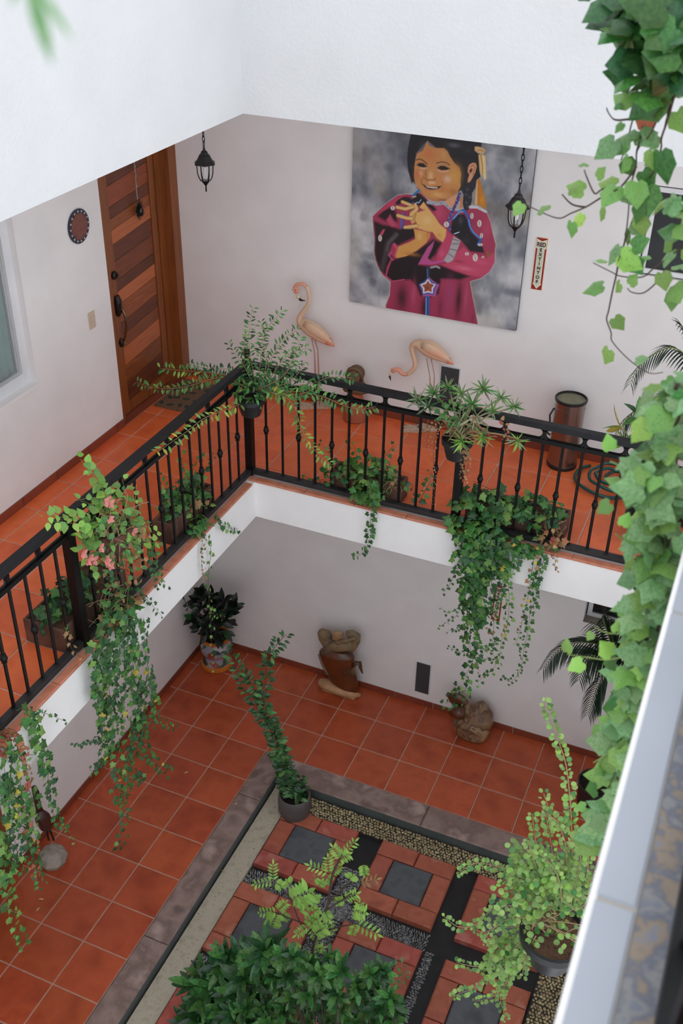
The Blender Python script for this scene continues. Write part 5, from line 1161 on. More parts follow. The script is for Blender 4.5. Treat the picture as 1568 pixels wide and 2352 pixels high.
# --- ivy at the lower left frame edge
rnd = random.Random(26); it = []
rt = thing('ivy_planter', 'ivy with reddish leaves hanging at the lower left frame edge', 'potted plant', (-.2, -3.0, FZ), 'ivy boxes on the gallery')
planter_box(rt, (-.40, -3.55, FZ), (-.115, -2.92, .19))
mound(it, (-.2, -3.1, .22), (.14, .3, .1), 50, 'ivy', SL, .045, FL, rnd)
mound(it, (.0, -3.0, .04), (.07, .14, .08), 40, 'ivy', [('leaf_rust', 2), ('ivy', 2), ('leaf_dry', 1)], .034, FL, rnd)
for L, sz, st, sp_, mt in [
    ([(55,1640),(75,1650),(85,1690),(95,1720),(100,1750),(105,1780)], .05, .022, .02, [('ivy_light', 2), ('ivy', 3)]), ([(105,1740),(110,1780),(115,1830),(120,1860),(128,1880),(140,1900)], .034, .017, .025, [('ivy', 3), ('ivy_dark', 2)]),
    ([(20,1690),(38,1740),(45,1780),(50,1830),(58,1870),(65,1900),(75,1950),(90,2030)], .036, .018, .025, [('leaf_rust', 2), ('ivy', 4), ('ivy_light', 2), ('leaf_yellow', .3)]),
    ([(5,1730),(12,1780),(18,1830),(25,1870),(32,1920),(38,1950),(48,2000)], .038, .017, .03, SL), ([(0,1780),(10,1830),(12,1880),(25,1930),(35,1970)], .036, .02, .03, SL),
    ([(35,1680),(48,1710),(58,1740),(62,1770),(68,1800)], .03, .017, .015, [('leaf_rust', 4), ('leaf_dry', 1)]), ([(60,1800),(75,1840),(75,1890),(70,1940)], .038, .02, .028, [('ivy', 3), ('ivy_light', 2), ('leaf_yellow', .3)]),
    ([(0,1960),(8,2000),(15,2040),(22,2080),(30,2110),(40,2145),(52,2170)], .038, .017, .03, [('ivy', 3), ('ivy_light', 2)]), ([(-5,1920),(2,1960),(10,1990),(12,2030)], .045, .018, .035, [('ivy_light', 3), ('ivy', 2)]),
    ([(45,1628),(80,1634),(110,1640),(152,1658)], .026, .04, .01, [('ivy_dark', 2), ('ivy', 1)]), ([(140,1880),(152,1905),(168,1935)], .024, .05, .008, [('ivy_light', 1)]), ([(15,1720),(40,1735),(75,1733)], .03, .035, .012, IVYM), ([(55,1900),(70,1980),(85,2010),(95,2030)], .03, .024, .02, [('leaf_rust', 1), ('ivy_dark', 2)]),
    ([(20,1800),(35,1830),(42,1870),(45,1910)], .036, .02, .03, SL)]:
    vine(rt, px_path([(*p, rnd.uniform(-.015, .03)) for p in L], 0, .05), 'ivy', mt, sz, st, FL, rnd, sp_, items=it)
place(rt, it)

# --- corner rail pot with arching stems
rnd = random.Random(27); it = []
rt = thing('rail_planter', 'black pot on the corner post with long arching leafy stems', 'potted plant', (.03, -.08, .6), 'pots hung on the rail')
bowl(rt, (.03, -.08, .62), .105, .135)
MM = [('leaf_mid', 5), ('leaf_deep', 2), ('ivy_light', 1)]
for L, y, mt, sz in [
    ([(590,890),(575,820),(572,760),(580,708)], -.02, MM, .05), ([(596,890),(598,820),(610,760),(648,715)], -.04, MM, .05), ([(600,890),(625,820),(650,780),(685,757)], .0, MM, .05), ([(606,890),(640,840),(670,810),(708,800)], -.05, MM, .05),
    ([(585,890),(560,840),(535,805),(526,790)], -.03, [('leaf_deep', 3), ('leaf_mid', 2)], .05), ([(610,892),(655,860),(675,820),(690,775)], -.08, MM, .05), ([(588,890),(565,850),(560,800),(565,770)], .0, MM, .045), ([(600,890),(612,830),(605,780),(600,740)], -.06, MM, .045),
    ([(610,892),(660,880),(690,850),(700,830)], -.1, [('leaf_deep', 3), ('leaf_mid', 2)], .048), ([(600,892),(640,870),(665,840),(660,810)], -.12, [('leaf_deep', 3), ('leaf_mid', 2)], .048),
    ([(575,885),(520,862),(480,856),(430,852),(368,846)], -.06, [('leaf_mid', 3), ('leaf_deep', 2), ('leaf_fresh', 1)], .058), ([(565,890),(520,868),(480,872),(440,885),(400,892),(350,890),(314,878)], -.1, [('ivy_light', 3), ('leaf_mid', 3)], .06), ([(575,888),(530,850),(480,848),(432,835)], -.03, [('leaf_deep', 3), ('leaf_mid', 2)], .05),
    ([(560,925),(510,945),(470,960),(430,990),(395,1015),(362,1038)], -.12, [('ivy_light', 3), ('leaf_fresh', 2), ('leaf_yellow', 1)], .06),
    ([(615,892),(680,885),(720,880),(760,866),(812,868)], -.05, [('leaf_mid', 3), ('leaf_deep', 1)], .056), ([(620,900),(690,900),(745,912),(790,932),(830,940),(862,934)], -.1, [('leaf_mid', 3), ('ivy_light', 2)], .058),
    ([(620,900),(660,915),(680,945),(690,980),(705,1010),(728,1040),(762,1068)], -.14, [('ivy_light', 3), ('leaf_fresh', 3), ('leaf_yellow', .6)], .058), ([(610,898),(650,905),(690,905),(730,890)], -.12, [('leaf_mid', 3), ('leaf_fresh', 1)], .056)]:
    vine(rt, px_path(L, 1, y) if L[-1] != (362,1038) else px_path(L, 0, .0), 'lance', mt, sz*.92, .026 if L[-1] != (362,1038) else .06, (.3, -.8, .6), rnd, .008, stem='stem_tan', sr=.0028, hang=.0, taper=.2, items=it, opp=True)
mound(it, (.03, -.1, .80), (.13, .10, .08), 70, 'lance', MM, .055, (.2, -.7, .5), rnd)
place(rt, it)

# --- second rail pot: narrow rosettes, jade leaves, dry vines
rnd = random.Random(28); it = []
rt = thing('rail_planter', 'black pot on the back rail with spiky rosettes and dry vines', 'potted plant', (1.57, -.07, .62), 'pots hung on the rail')
bowl(rt, (1.555, -.07, .63), .10, .14)
def rosette(items, p, d, n, ln, kind, mats, rnd, open_=1., wid=1.):
    d = V3(d).normalized(); a = d.orthogonal().normalized(); b = d.cross(a)
    for i in range(n):
        th = i*2.4+rnd.uniform(-.2, .2); e = .25+.75*(i/n)*open_
        q = (a*math.cos(th)+b*math.sin(th))*e+d*(1.05-e)
        items.append((leafM(V3(p)+d*(.02*(1-i/n)), q, d+q*-.3, ln*rnd.uniform(.75, 1.1), wid), kind, pick(rnd, mats)))
GM = [('leaf_mid', 3), ('leaf_grey', 3), ('ivy_light', 1)]
root0 = np.array((1.555, -.07, .76))
for (u, v, y, mt, ln) in [(962,920,-.02,[('leaf_grey',3),('leaf_mid',2)],.10),(1000,905,0,GM,.09),(1030,890,.05,GM,.09),(1110,895,.0,GM,.10),(1150,915,-.05,GM,.08),(1180,935,-.08,GM,.08),(1062,1010,-.16,[('leaf_fresh',3),('leaf_mid',2)],.09),(1108,1000,-.12,[('leaf_fresh',3),('leaf_mid',2)],.08),(1188,1008,-.12,[('leaf_fresh',3),('leaf_grey',2)],.085),(1085,930,-.05,GM,.10),(1130,945,-.1,GM,.08),(1060,905,-.08,GM,.09),(985,935,-.1,[('leaf_grey',2),('leaf_deep',2)],.09)]:
    p = at(u, v, 1, y); d = p-root0; m1 = (p+root0)/2+np.array((0, 0, .05))
    MB().tube(spline([root0, m1, p], 4), .005, n=5).build('stem', 'stem_tan', rt, smooth='full')
    rosette(it, p, (d[0]*.5, -.45, .35 if v < 960 else -.1), 16, ln, 'spike', mt, rnd)
mound(it, at(1035, 950, 1, -.1), (.09, .08, .12), 70, 'jade', [('leaf_mid', 3), ('ivy', 2)], .036, F, rnd)
mound(it, at(1075, 960, 1, -.08), (.10, .08, .10), 50, 'spike', [('leaf_dry', 2), ('leaf_grey', 3)], .085, F, rnd)
tangle(rt, (1.62, -.07, .82), (.22, .1, .12), 24, rnd, 'stem_tan', .003)
for L, sz in [([(1010,975),(998,1010),(995,1060),(998,1110),(996,1160)], .016), ([(1062,1020),(1068,1050),(1060,1080),(1072,1110)], .03), ([(1005,965),(985,990),(980,1030)], .02), ([(1150,960),(1165,990),(1160,1010)], .03), ([(1070,1030),(1075,1060),(1068,1105)], .03)]:
    vine(rt, px_path(L, 1, -.15), 'heart', [('leaf_dry', 3), ('leaf_rust', 1)], sz, .012, F, rnd, .012, items=it)
place(rt, it)

# --- talavera planter foliage
rnd = random.Random(29); it = []; tc = np.array((tx, ty, GZ+.38))
for (u, v) in [(470,1372),(450,1378),(435,1395),(440,1420),(465,1395),(490,1385),(480,1410),(500,1425),(455,1430),(475,1440),(505,1400),(430,1385),(520,1395),(535,1388),(540,1400),(530,1410),(515,1380),(545,1393),(460,1362),(490,1368)]:
    p = at(u, v, 1, 1.02+rnd.uniform(-.08, .06)); m1 = (p+tc)/2+np.array((0, 0, .06))
    MB().tube(spline([tc, m1, p], 3), .005, n=5).build('stem', 'stem_brown', tp, smooth='full')
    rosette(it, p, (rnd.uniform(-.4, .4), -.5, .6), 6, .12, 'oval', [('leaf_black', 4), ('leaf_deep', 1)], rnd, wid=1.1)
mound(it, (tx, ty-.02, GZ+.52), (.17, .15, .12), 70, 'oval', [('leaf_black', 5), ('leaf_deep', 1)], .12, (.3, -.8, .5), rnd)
place(tp, it)

# --- grey pot with tall climbing stems in the courtyard corner
rnd = random.Random(30); it = []; gp = (.445, -.30, GZ-.085)
rt = thing('potted_climber', 'grey round pot with tall leaning leafy stems in the courtyard corner', 'potted plant', gp)
m_ = MB(); m_.lathe([(.09, 0), (.125, .012), (.142, .06), (.143, .18), (.138, .24), (.13, .246), (.12, .235), (.118, .18)], gp, 32, False); m_.build('pot', 'pot_grey', rt, smooth=True)
m_ = MB(); m_.lathe([(.12, .19), (0, .195)], gp, 20, False); m_.build('soil', 'soil', rt)
DM = [('leaf_deep', 4), ('leaf_mid', 2)]
for L in ([(668,1835),(655,1790),(640,1740),(625,1690),(612,1650),(598,1610),(580,1575),(560,1545),(535,1515),(518,1490)], [(672,1835),(660,1780),(645,1720),(632,1680),(615,1640),(605,1600),(610,1560),(612,1530),(622,1500),(640,1475),(658,1457)], [(664,1835),(650,1760),(630,1690),(605,1650),(575,1600),(555,1560),(545,1540)], [(680,1830),(685,1800),(690,1780)], [(674,1832),(672,1810),(690,1790)]):
    vine(rt, px_path([(u, v, rnd.uniform(-.03, .03)) for u, v in L], 1, -.30), 'oval', DM, .078, .024, (.3, -.8, .6), rnd, .02, stem='stem_brown', sr=.004, hang=.1, taper=.35, items=it, opp=True)
mound(it, (gp[0]+.04, gp[1], GZ+.17), (.07, .07, .06), 24, 'oval', DM, .07, (.3, -.8, .6), rnd)
place(rt, it)

# --- light green pinnate shrub and the dark shrubs below it
z9 = lambda a, b: (380+a*.33163, 1700+b*.33163)
rnd = random.Random(31); it = []
b0 = at(*z9(1010, 1900), 1, -2.2); b0[2] = GZ-.12
rt = thing('young_tree', 'slender young tree with bright green feathery leaves above the dark shrubs', 'tree', b0)
YT = -2.2
for L, r in [([(1010,1900),(1012,1760),(1020,1450),(1080,1260),(1125,1130),(1160,920),(1230,790)], .008), ([(1020,1400),(930,1260),(870,1110),(780,1000)], .005), ([(1110,1180),(1220,1110),(1290,1060)], .004), ([(1040,1360),(1180,1300),(1320,1270)], .004), ([(930,1260),(850,1230),(775,1190)], .004), ([(1125,1130),(1250,1010),(1360,930)], .004), ([(1020,1450),(980,1400),(970,1300)], .004)]:
    P = px_path([z9(*p) for p in L], 1, YT)
    if r > .007: P = [b0]+P[1:]
    MB().tube(spline(P, 4), r, n=5).build('stem' if r < .007 else 'trunk', 'stem_brown', rt, smooth='full')
def pinna(a, b, n=5, mt='leaf_fresh', sz=.055):
    p, q = at(*z9(*a), 1, YT), at(*z9(*b), 1, YT-rnd.uniform(-.1, .1)); d = q-p; dn = V3(d).normalized()
    MB().tube([p, (p+q)/2+np.array((0, 0, .01)), q], .0015, n=4).build('stem', 'stem_green', rt, smooth='full')
    nrm = Vector((.3, -.55, .8)); s = dn.cross(nrm).normalized()
    ln = max(sz*.72, .25*float(np.linalg.norm(d)))
    for i in range(n):
        c = V3(p)+V3(d)*((i+.6)/n)
        for g in (1, -1): it.append((leafM(c, dn*.55+s*g, nrm+Vector((rnd.gauss(0, .2),)*3), ln*rnd.uniform(.85, 1.1)), 'lance', mt))
    it.append((leafM(V3(q), dn, nrm, ln), 'lance', mt))
for a, b in [((1215,800),(1310,705)),((1215,820),(1160,745)),((1200,830),(1270,790)),((1130,920),(1000,870)),((1130,920),(1125,815)),((1150,930),(1210,870)),((1120,950),(1150,980)),((745,975),(620,1000)),((745,975),(745,865)),((760,985),(800,1010)),((870,1110),(990,1050)),((880,1110),(960,1135)),((1010,1140),(1020,1080)),((770,1190),(655,1195)),((780,1180),(830,1125)),((770,1200),(735,1285)),((790,1200),(850,1240)),((1240,1100),(1320,1065)),((1240,1110),(1180,1120)),((1000,1200),(950,1165)),((1020,1190),(1060,1170)),((1090,1200),(1150,1330)),((980,1290),(910,1345)),((990,1290),(1050,1390)),((1320,1270),(1465,1345)),((1320,1270),(1290,1345)),((1320,1260),(1340,1130)),((1010,1470),(970,1525)),((1020,1460),(1085,1440)),((1060,1250),(1010,1230)),((1100,1180),(1130,1240)),((940,1450),(880,1420)),((1270,960),(1300,940)),((1370,860),(1375,925)),((860,1000),(840,975)),((1040,1290),(980,1240)),((1300,1180),(1380,1200)),((1060,1010),(1080,980)),((1030,1340),(1100,1300))]:
    pinna(a, b)
pinna((1340,995),(1460,965), 4, 'leaf_dry'); pinna((1120,960),(1020,960), 3, 'leaf_dry', .04)
place(rt, it)
rnd = random.Random(32); it = []
def shrub(label, spots, kind, mats, ln, n, base, tall, wd=1.):
    global it
    it = []; rt = thing('shrub', label, 'shrub', base, 'shrubs in the courtyard bed')
    for a, b, y in spots:
        p = at(*z9(a, b), 1, y); m1 = np.array((p[0]*.6+base[0]*.4, p[1]*.6+base[1]*.4, base[2]+.55*(p[2]-base[2])))
        MB().tube(spline([base, m1, p], 3), .004, n=5).build('stem', 'stem_brown', rt, smooth='full')
        rosette(it, p, (rnd.uniform(-.3, .4), -.45+rnd.uniform(-.2, .2), .8), n, ln*rnd.uniform(.85, 1.15), kind, mats, rnd, tall, wd)
    return rt
bl = np.array((.80, -2.42, GZ-.10)); br = np.array((1.75, -2.45, GZ-.10))
sl = [(270,1620,-2.2),(440,1500,-2.15),(530,1550,-2.15),(660,1500,-2.2),(700,1460,-2.25),(330,1700,-2.25),(420,1640,-2.2),(220,1700,-2.25),(560,1650,-2.3),(470,1750,-2.3),(300,1800,-2.3),(200,1880,-2.35),(400,1860,-2.35),(260,1940,-2.4),(600,1560,-2.2),(480,1900,-2.4),(150,1960,-2.4),(350,1960,-2.4),(640,1640,-2.2),(390,1560,-2.2)]
r1 = shrub('dark green shrub with long pointed leaves at the left of the courtyard bed', sl, 'oblong', [('leaf_deep', 3), ('leaf_mid', 4)], .175, 13, bl, 1., .85)
for (a, b) in [(460,1730),(400,1920),(680,1615)]:
    p = at(*z9(a, b), 1, -2.12)
    for k in range(5): it.append((leafM(p, (math.cos(k*1.256), -.2, math.sin(k*1.256)), (0, -.7, .7), .03), 'petal', 'petal_magenta'))
place(r1, it)
sr_ = [(a, b, -2.3+rnd.uniform(-.12, .12)) for a, b in [(740,1560),(850,1620),(1000,1560),(1150,1520),(900,1500),(1060,1620),(680,1680),(780,1720),(940,1690),(620,1780),(760,1800),(880,1790),(1000,1760),(1150,1650),(1230,1600),(560,1860),(680,1880),(820,1880),(960,1860),(1090,1760),(1100,1860),(720,1950),(860,1960),(1000,1950),(600,1950),(1190,1760),(760,1640),(1220,1850),(1140,1950),(830,1500),(780,1460),(1260,1940)]]
r2 = shrub('glossy dark green shrub with short rounded leaves in the middle of the bed', sr_, 'oblong', [('leaf_deep', 2), ('leaf_mid', 5)], .105, 13, br, 1.)
for (a, b) in [(875,1900),(735,1440)]:
    p = at(*z9(a, b), 1, -2.2)
    for k in range(5): it.append((leafM(p, (math.cos(k*1.256), -.2, math.sin(k*1.256)), (0, -.7, .7), .03), 'petal', 'petal_magenta'))
place(r2, it)
b3 = np.array((2.25, -2.35, GZ-.10))
sr3 = [(a, b, -2.25+rnd.uniform(-.1, .1)) for a, b in [(1330,1700),(1480,1720),(1380,1850),(1500,1850),(1300,1800),(1420,1780),(1560,1790),(1330,1930),(1450,1940),(1560,1930),(1600,1860),(1500,1600),(1420,1620)]]
r3 = shrub('small leafy shrub at the right end of the courtyard bed', sr3, 'oblong', [('leaf_deep', 2), ('leaf_mid', 3)], .11, 12, b3, 1.)
for L in ([(1380,1640),(1480,1610),(1560,1580),(1640,1560)], [(1330,1660),(1280,1600),(1250,1580)], [(1540,1700),(1620,1650),(1680,1600)]): vine(r3, px_path([z9(*p) for p in L], 1, -2.2), 'lance', [('leaf_mid', 1)], .06, .05, (.3, -.7, .7), rnd, .01, stem='stem_tan', items=it, opp=True)
place(r3, it)

# --- hanging bowl with small round leaves at the right
rnd = random.Random(33); it = []
hb = np.array(at(1268, 2165, 1, -3.18)); rt = thing('hanging_planter', 'black hanging bowl of small round leaved jade bush at the lower right', 'potted plant', hb)
bowl(rt, (hb[0], hb[1], hb[2]-.10), .135, .17, 'pot_black', .014, 'soil_fibre')
BM = [('leaf_bush', 6), ('leaf_mid', 1), ('leaf_fresh', 1)]
SH = [[(1300,2090),(1312,1990),(1312,1900),(1308,1830),(1300,1760),(1285,1710),(1268,1660),(1250,1610)], [(1290,2080),(1300,1960),(1285,1900),(1262,1860),(1248,1822)], [(1280,2080),(1270,1980),(1262,1920),(1252,1870)], [(1270,2080),(1240,1980),(1228,1920),(1222,1870)], [(1260,2080),(1230,1990),(1212,1930)],
      [(1250,2090),(1180,2010),(1120,1985),(1085,1985),(1052,2005)], [(1240,2095),(1190,2080),(1130,2090),(1090,2125),(1050,2128),(1020,2105)], [(1240,2110),(1170,2110),(1120,2140),(1090,2135)], [(1230,2120),(1180,2180),(1130,2215),(1090,2220),(1048,2210)], [(1220,2140),(1170,2210),(1110,2260),(1060,2280),(1037,2290)], [(1215,2150),(1180,2230),(1150,2280),(1155,2320),(1165,2345)], [(1225,2150),(1190,2200),(1160,2260),(1130,2290),(1090,2300)],
      [(1320,2090),(1345,2020),(1352,1960)], [(1325,2100),(1350,2060),(1358,2000)], [(1290,2080),(1280,2010),(1240,1960)], [(1250,2090),(1200,2040),(1150,2020)], [(1260,2090),(1210,2010),(1190,1980)], [(1310,2080),(1330,1990),(1338,1920)], [(1230,2110),(1180,2130),(1130,2130)], [(1300,2170),(1320,2200),(1330,2230)], [(1310,1930),(1335,1930),(1350,1945)], [(1300,1900),(1270,1880),(1245,1860)], [(1320,2160),(1335,2200),(1318,2250)], [(1230,2150),(1205,2200),(1200,2240)], [(1222,2160),(1170,2190),(1140,2230)], [(1215,2130),(1150,2160),(1110,2165)]]
for L in SH:
    vine(rt, px_path([(u, v, rnd.uniform(-.04, .04)) for u, v in L], 1, -3.18+rnd.uniform(-.08, .08)), 'round', BM, .0245, .017, (.1, -.75, .7), rnd, .008, stem='stem_tan', sr=.0028, hang=.0, taper=.25, items=it, opp=True)
for (u, v, ru, n) in [(1250,2030,80,240),(1190,2060,60,120),(1170,2190,45,110),(1300,2010,45,110),(1210,1980,50,90),(1290,2130,40,30),(1140,2210,35,50)]:
    c = at(u, v, 1, -3.2); k = pxm(c)*ru; mound(it, c, (k, .09, k), n, 'round', BM, .0245, (.1, -.7, .6), rnd)
tangle(rt, hb+np.array((-.05, 0, .12)), (.16, .08, .14), 20, rnd, 'stem_tan', .0025)
# hanger of the bowl
m_ = MB(); m_.tube([(hb[0]+.13, hb[1], hb[2]+.05), (3.17, hb[1], hb[2]+.16), (3.26, hb[1], hb[2]+.18)], .006, n=6); m_.build('bracket', 'iron', rt, smooth='full')
place(rt, it)

IV[0] = .95
# --- ivy hanging at the upper right, near the viewer
rnd = random.Random(34); it = []; FN = (-.35, -.9, .35)
zu = lambda L: [(1168+a*.2551, b*.2551) for a, b in L]
YU = -3.6; top = at(1530, -60, 1, YU)
rt = thing('hanging_ivy', 'ivy strands hanging from above at the upper right', 'plant', top)
UM = [('ivy', 4), ('ivy_light', 2), ('leaf_rust', .35), ('ivy_near', 2)]; UG = [('ivy_light', 5), ('leaf_fresh', 2), ('ivy_near', 2)]
for L, mt, sz, st in [
    ([(1250,350),(1175,620),(1160,780),(1140,1000),(1100,1130),(1060,1310),(1010,1440)], UM, .062, .085), ([(1370,420),(1365,540),(1330,660),(1300,800),(1240,960),(1215,1100),(1180,1260),(1150,1370),(1145,1500),(1105,1640),(1085,1800),(1070,1980),(1040,2180),(985,2352)], UM, .066, .075),
    ([(1500,620),(1490,760),(1400,900),(1290,1180),(1170,1330),(1150,1400)], UM, .066, .07), ([(1560,640),(1480,900),(1430,1080),(1375,1240),(1370,1340),(1310,1540),(1215,1660),(1200,1780),(1110,1990),(1050,2170),(1010,2300)], UM, .066, .08), ([(1540,660),(1500,720),(1440,980),(1390,1200)], UM, .062, .07),
    ([(1150,1500),(1030,1660),(950,1720),(830,1780),(700,1860),(560,1920),(440,1965),(240,1885),(150,1840)], UG, .056, .075), ([(690,1865),(570,1840),(480,1750)], UG, .042, .06), ([(940,1660),(830,1710),(770,1740),(700,1590),(680,1530)], UG, .048, .06), ([(1100,1070),(960,1080),(900,1020),(880,970)], UM, .034, .06),
    ([(1350,285),(1110,290),(990,170),(960,60),(950,-40)], [('ivy_dark', 2), ('ivy', 1)], .07, .06), ([(1150,60),(1090,10),(1010,60),(990,110)], [('ivy_dark', 1)], .07, .06)]:
    vine(rt, px_path([(*p, rnd.uniform(-.05, .05)) for p in zu(L)], 1, YU), 'ivyb', mt, sz, st, FN, rnd, .03, sr=.0026, items=it, hang=.3, taper=.25)
P7 = lambda L: [(1168+a*.29762, 550+b*.29762) for a, b in L]
for L, mt, sz in [([(850,140),(830,270),(800,400),(770,550),(755,620),(790,720),(800,790),(930,930),(1080,1030),(1190,1025)], UG, .054), ([(1340,60),(1220,150),(1120,220),(1030,290),(870,285),(790,250),(650,180)], UG, .05), ([(1200,240),(1160,310),(1045,410),(950,408),(915,375)], UG, .044)]:
    vine(rt, px_path(P7(L), 1, YU), 'ivyb', mt, sz, .07, FN, rnd, .022, sr=.0022, items=it, hang=.2, taper=.3)
c = at(1540, 60, 1, YU); mound(it, c, (.10, .12, .13), 90, 'ivyb', [('ivy', 3), ('ivy_dark', 3), ('ivy_near', 1)], .07, FN, rnd)
c = at(1500, 30, 1, YU); mound(it, c, (.05, .1, .08), 26, 'ivyb', [('ivy', 3), ('ivy_dark', 3)], .065, FN, rnd)
c = at(1560, 130, 1, YU); mound(it, c, (.05, .1, .05), 24, 'ivyb', [('ivy', 3), ('ivy_near', 2)], .065, FN, rnd)
for (u, v) in [(1555, 640), (1558, 560), (1560, 505), (1550, 470)]:
    c = at(u, v, 1, YU); mound(it, c, (.03, .05, .03), 4, 'ivyb', UG, .055, FN, rnd)
m_ = MB(); m_.tube(spline([at(1530, 200, 1, YU), at(1540, 60, 1, YU), at(1560, -60, 1, YU), (3.25, YU+.02, 4.6)], 4), .006, n=6); m_.build('stem', 'stem_brown', rt, smooth='full')
place(rt, it)

# --- ivy growing over the ledge at the right
rnd = random.Random(35); it = []; YN = -4.15
base = np.array((3.21, YN-.05, 3.06))
rt = thing('ledge_ivy', 'pale green ivy spilling over the ledge at the right edge', 'plant', base)
NM = [('ivy_near', 6), ('ivy_light', 2), ('ivy', 1)]
for (u, v, ru, rv, n) in [(1540,900,40,40,18),(1530,1000,55,60,34),(1500,1070,70,60,34),(1525,1150,60,60,36),(1500,1230,60,60,30),(1530,1290,50,60,28),(1500,1370,55,50,26),(1480,1450,50,50,24),(1460,1530,45,50,22),(1445,1610,42,50,20),(1430,1690,40,50,20),(1415,1770,36,45,18),(1400,1850,36,40,16),(1385,1910,26,30,10)]:
    c = at(u, v, 1, YN+rnd.uniform(-.05, .05)); k = pxm(c); mound(it, c, (ru*k*.72, .08, rv*k), int(n*.4), 'ivyb', NM, .054, FN, rnd); mound(it, c, (ru*k*.75, .09, rv*k), int(n*.55), 'ivy', NM, .056, FN, rnd)
for L in ([(1555,880),(1530,1000),(1520,1100),(1525,1200),(1510,1300),(1500,1400),(1475,1500),(1452,1600),(1432,1700),(1416,1800),(1398,1900),(1385,1940)], [(1560,1000),(1540,1150),(1530,1300),(1515,1420),(1490,1520),(1460,1640),(1440,1740)]):
    vine(rt, px_path(L, 1, YN), 'ivyb', NM, .066, .05, FN, rnd, .04, sr=.004, items=it, stem='stem_brown', hang=.4)
for L in ([(1500,1235),(1450,1250),(1412,1225)], [(1460,1500),(1400,1515),(1350,1510),(1302,1503)], [(1460,1450),(1400,1455),(1365,1440)], [(1430,1690),(1395,1730),(1362,1752)], [(1450,1110),(1420,1070),(1400,1060)], [(1470,1110),(1440,1130),(1430,1150)], [(1500,950),(1490,940),(1485,930)], [(1400,1840),(1372,1850),(1352,1880)]):
    vine(rt, px_path(L, 1, YN), 'ivyb', [('leaf_fresh', 2), ('ivy_light', 3)], .045, .05, FN, rnd, .02, sr=.003, items=it, stem='stem_green', hang=.1, taper=.3)
m_ = MB(); m_.tube(spline([at(1520, 1100, 1, YN), at(1560, 950, 1, YN), (3.2, YN, 3.4), (3.24, YN-.02, 3.1)], 4), .006, n=6); m_.build('stem', 'stem_brown', rt, smooth='full')
place(rt, it)

# --- palms behind
def palm(label, crown, base, fronds, rnd, ln):
    it = []; rt = thing('palm', label, 'palm', base, 'potted palms by the back wall')
    m_ = MB(); m_.lathe([(.11, 0), (.14, .02), (.16, .24), (.165, .26), (.15, .26), (.145, .21)], base, 24, False); m_.build('pot', 'pot_black', rt, smooth=True)
    m_ = MB(); m_.lathe([(.147, .22), (0, .225)], base, 20, False); m_.build('soil', 'soil', rt)
    MB().tube(spline([(base[0], base[1], base[2]+.2), (np.array(base)+np.array(crown))/2+np.array((.02, .01, 0)), crown], 4), .022, n=8).build('trunk', 'stem_brown', rt, smooth='full')
    for P in fronds:
        Q = spline([crown]+P, 6); MB().tube(Q, [.006*(1-.7*i/len(Q)) for i in range(len(Q))], n=5).build('frond_rib', 'stem_green', rt, smooth='full')
        for p, t, s in resample(Q, .024):
            if s < .16: continue
            tv = V3(t); sd = tv.cross(Vector((0, 0, 1))).normalized(); l = ln*(1-.55*abs(s-.45)/.55)
            for g in (1, -1):
                it.append((leafM(p, sd*g*.8+tv*.75+Vector((0, 0, -.25)), Vector((0, 0, 1))+tv*.2, l*rnd.uniform(.9, 1.08), 1.), 'blade', 'palm_leaf'))
    place(rt, it)
rnd = random.Random(36)
pp = lambda L, y0, y1: [at(u, v, 1, y0+(y1-y0)*i/max(1, len(L)-1)) for i, (u, v) in enumerate(L)]
cu_ = at(1640, 960, 1, .80); cl_ = at(1425, 1545, 1, .80)
palm('dark feathery palm on the gallery at the right edge', cu_, (float(cu_[0]), .80, FZ), [pp([(1600,850),(1550,800),(1500,815),(1462,850),(1448,880)], .75, .55), pp([(1590,930),(1540,905),(1490,925),(1440,960),(1422,1000)], .7, .5), pp([(1600,900),(1580,780),(1560,740)], .75, .7), pp([(1690,860),(1740,830),(1790,880)], .8, .9), pp([(1680,1000),(1720,1020),(1760,1100)], .7, .4), pp([(1580,980),(1530,990),(1480,1030),(1450,1090)], .6, .3)], rnd, .20)
palm('dark feathery palm on the ground floor behind the right ivy', cl_, (float(cl_[0]), .80, GZ), [pp([(1395,1490),(1330,1476),(1280,1495),(1248,1535)], .75, .5), pp([(1400,1470),(1385,1420),(1390,1410)], .8, .8), pp([(1410,1480),(1390,1440),(1360,1430)], .85, .9), pp([(1450,1480),(1500,1450),(1550,1480)], .8, .9), pp([(1400,1540),(1370,1580),(1350,1640)], .75, .6), pp([(1395,1510),(1350,1510),(1330,1560)], .7, .45), pp([(1460,1560),(1500,1600),(1520,1660)], .7, .5), pp([(1430,1470),(1450,1420),(1440,1390)], .8, .85)], rnd, .26)
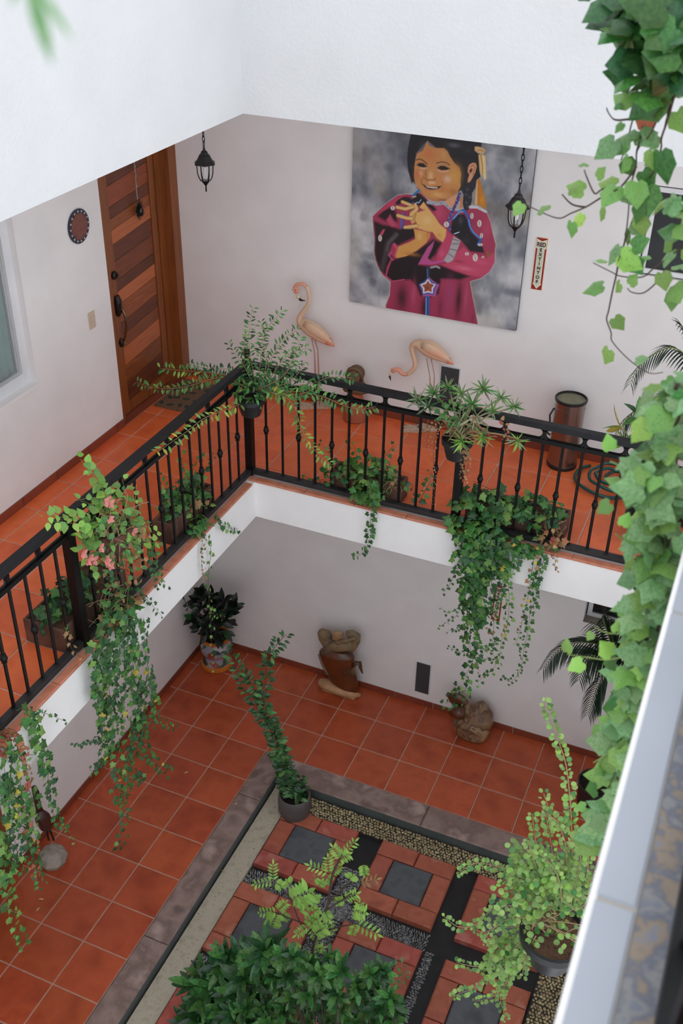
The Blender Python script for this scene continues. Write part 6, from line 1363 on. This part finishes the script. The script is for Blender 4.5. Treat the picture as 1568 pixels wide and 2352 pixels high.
# --- broad leaved plant on the gallery beside the palm
rnd = random.Random(37); it = []
bb = np.array((2.80, .42, FZ)); rt = thing('broadleaf_plant', 'yellow green broad leaved plant at the right end of the gallery rail', 'potted plant', bb)
bowl(rt, (bb[0], bb[1], FZ), .14, .2)
for (u, v), d, n, mt in [((1432,985),(-.8,-.2,.3),3,[('leaf_yellow',3),('ivy_light',2)]),((1450,1010),(-.7,-.3,.0),4,[('leaf_yellow',2),('ivy_light',3)]),((1478,1000),(-.3,-.3,.9),6,[('leaf_mid',3),('leaf_deep',1)]),((1500,970),(0,-.3,.9),6,[('leaf_deep',2),('leaf_mid',2)]),((1470,960),(-.2,-.3,.9),5,[('leaf_deep',2),('leaf_mid',2)]),((1520,1010),(.2,-.4,.8),6,[('leaf_mid',2)])]:
    p = at(u, v, 1, .35); MB().tube(spline([(bb[0], bb[1], .2), (p+bb)/2+np.array((.03, 0, .15)), p], 4), .006, n=5).build('stem', 'stem_green', rt, smooth='full')
    rosette(it, p, d, n, .17, 'oval', mt, rnd, .8, .8)
place(rt, it)

# --- blurred leaf sprig just in front of the viewer, and fallen leaves
rnd = random.Random(38); it = []
tp0 = CAM+.42*ray(60, -160); rt = thing('leaf_sprig', 'blurred pale green leaf sprig at the top left corner', 'plant', tp0)
MB().tube([CAM+.42*ray(70, -600), tp0, CAM+.42*ray(62, -40)], .0012, n=5).build('stem', 'stem_green', rt, smooth='full')
for a, b, w in [((60, -50), (118, 128), .55), ((70, -40), (165, 75), .4), ((60, -60), (20, 10), .5)]:
    p, q = CAM+.42*ray(*a), CAM+.42*ray(*b); d = q-p; it.append((leafM(p, d, -FW+np.array((.3, 0, .3)), float(np.linalg.norm(d)), w), 'lance', 'ivy_near'))
place(rt, it)
for (u, v, z, lb) in [(433,1772,GZ,'pale dry leaf on the ground tiles left of the kerb corner'),(517,2005,CZ,'curled yellow leaf on the concrete strip inside the kerb'),(545,1843,GZ,'small dry leaf on top of the left kerb'),(88,2065,GZ,'dry leaf on the tiles below the lower left ivy, upper of two'),(93,2084,GZ,'dry leaf on the tiles below the lower left ivy, lower of two'),(108,2032,GZ,'pale dry leaf on the tiles near the bird on the stone')]:
    p = at(u, v, 2, z+.006); o = bpy.data.objects.new('fallen_leaf', leaf_mesh('lance', 'grey_leaf_fallen')); COL.objects.link(o); a = rnd.uniform(0, 6.28)
    o.matrix_basis = leafM(p, (math.cos(a), math.sin(a), 0), (0, 0, 1), .05); tag(o, lb, 'leaf', 'fallen leaves')
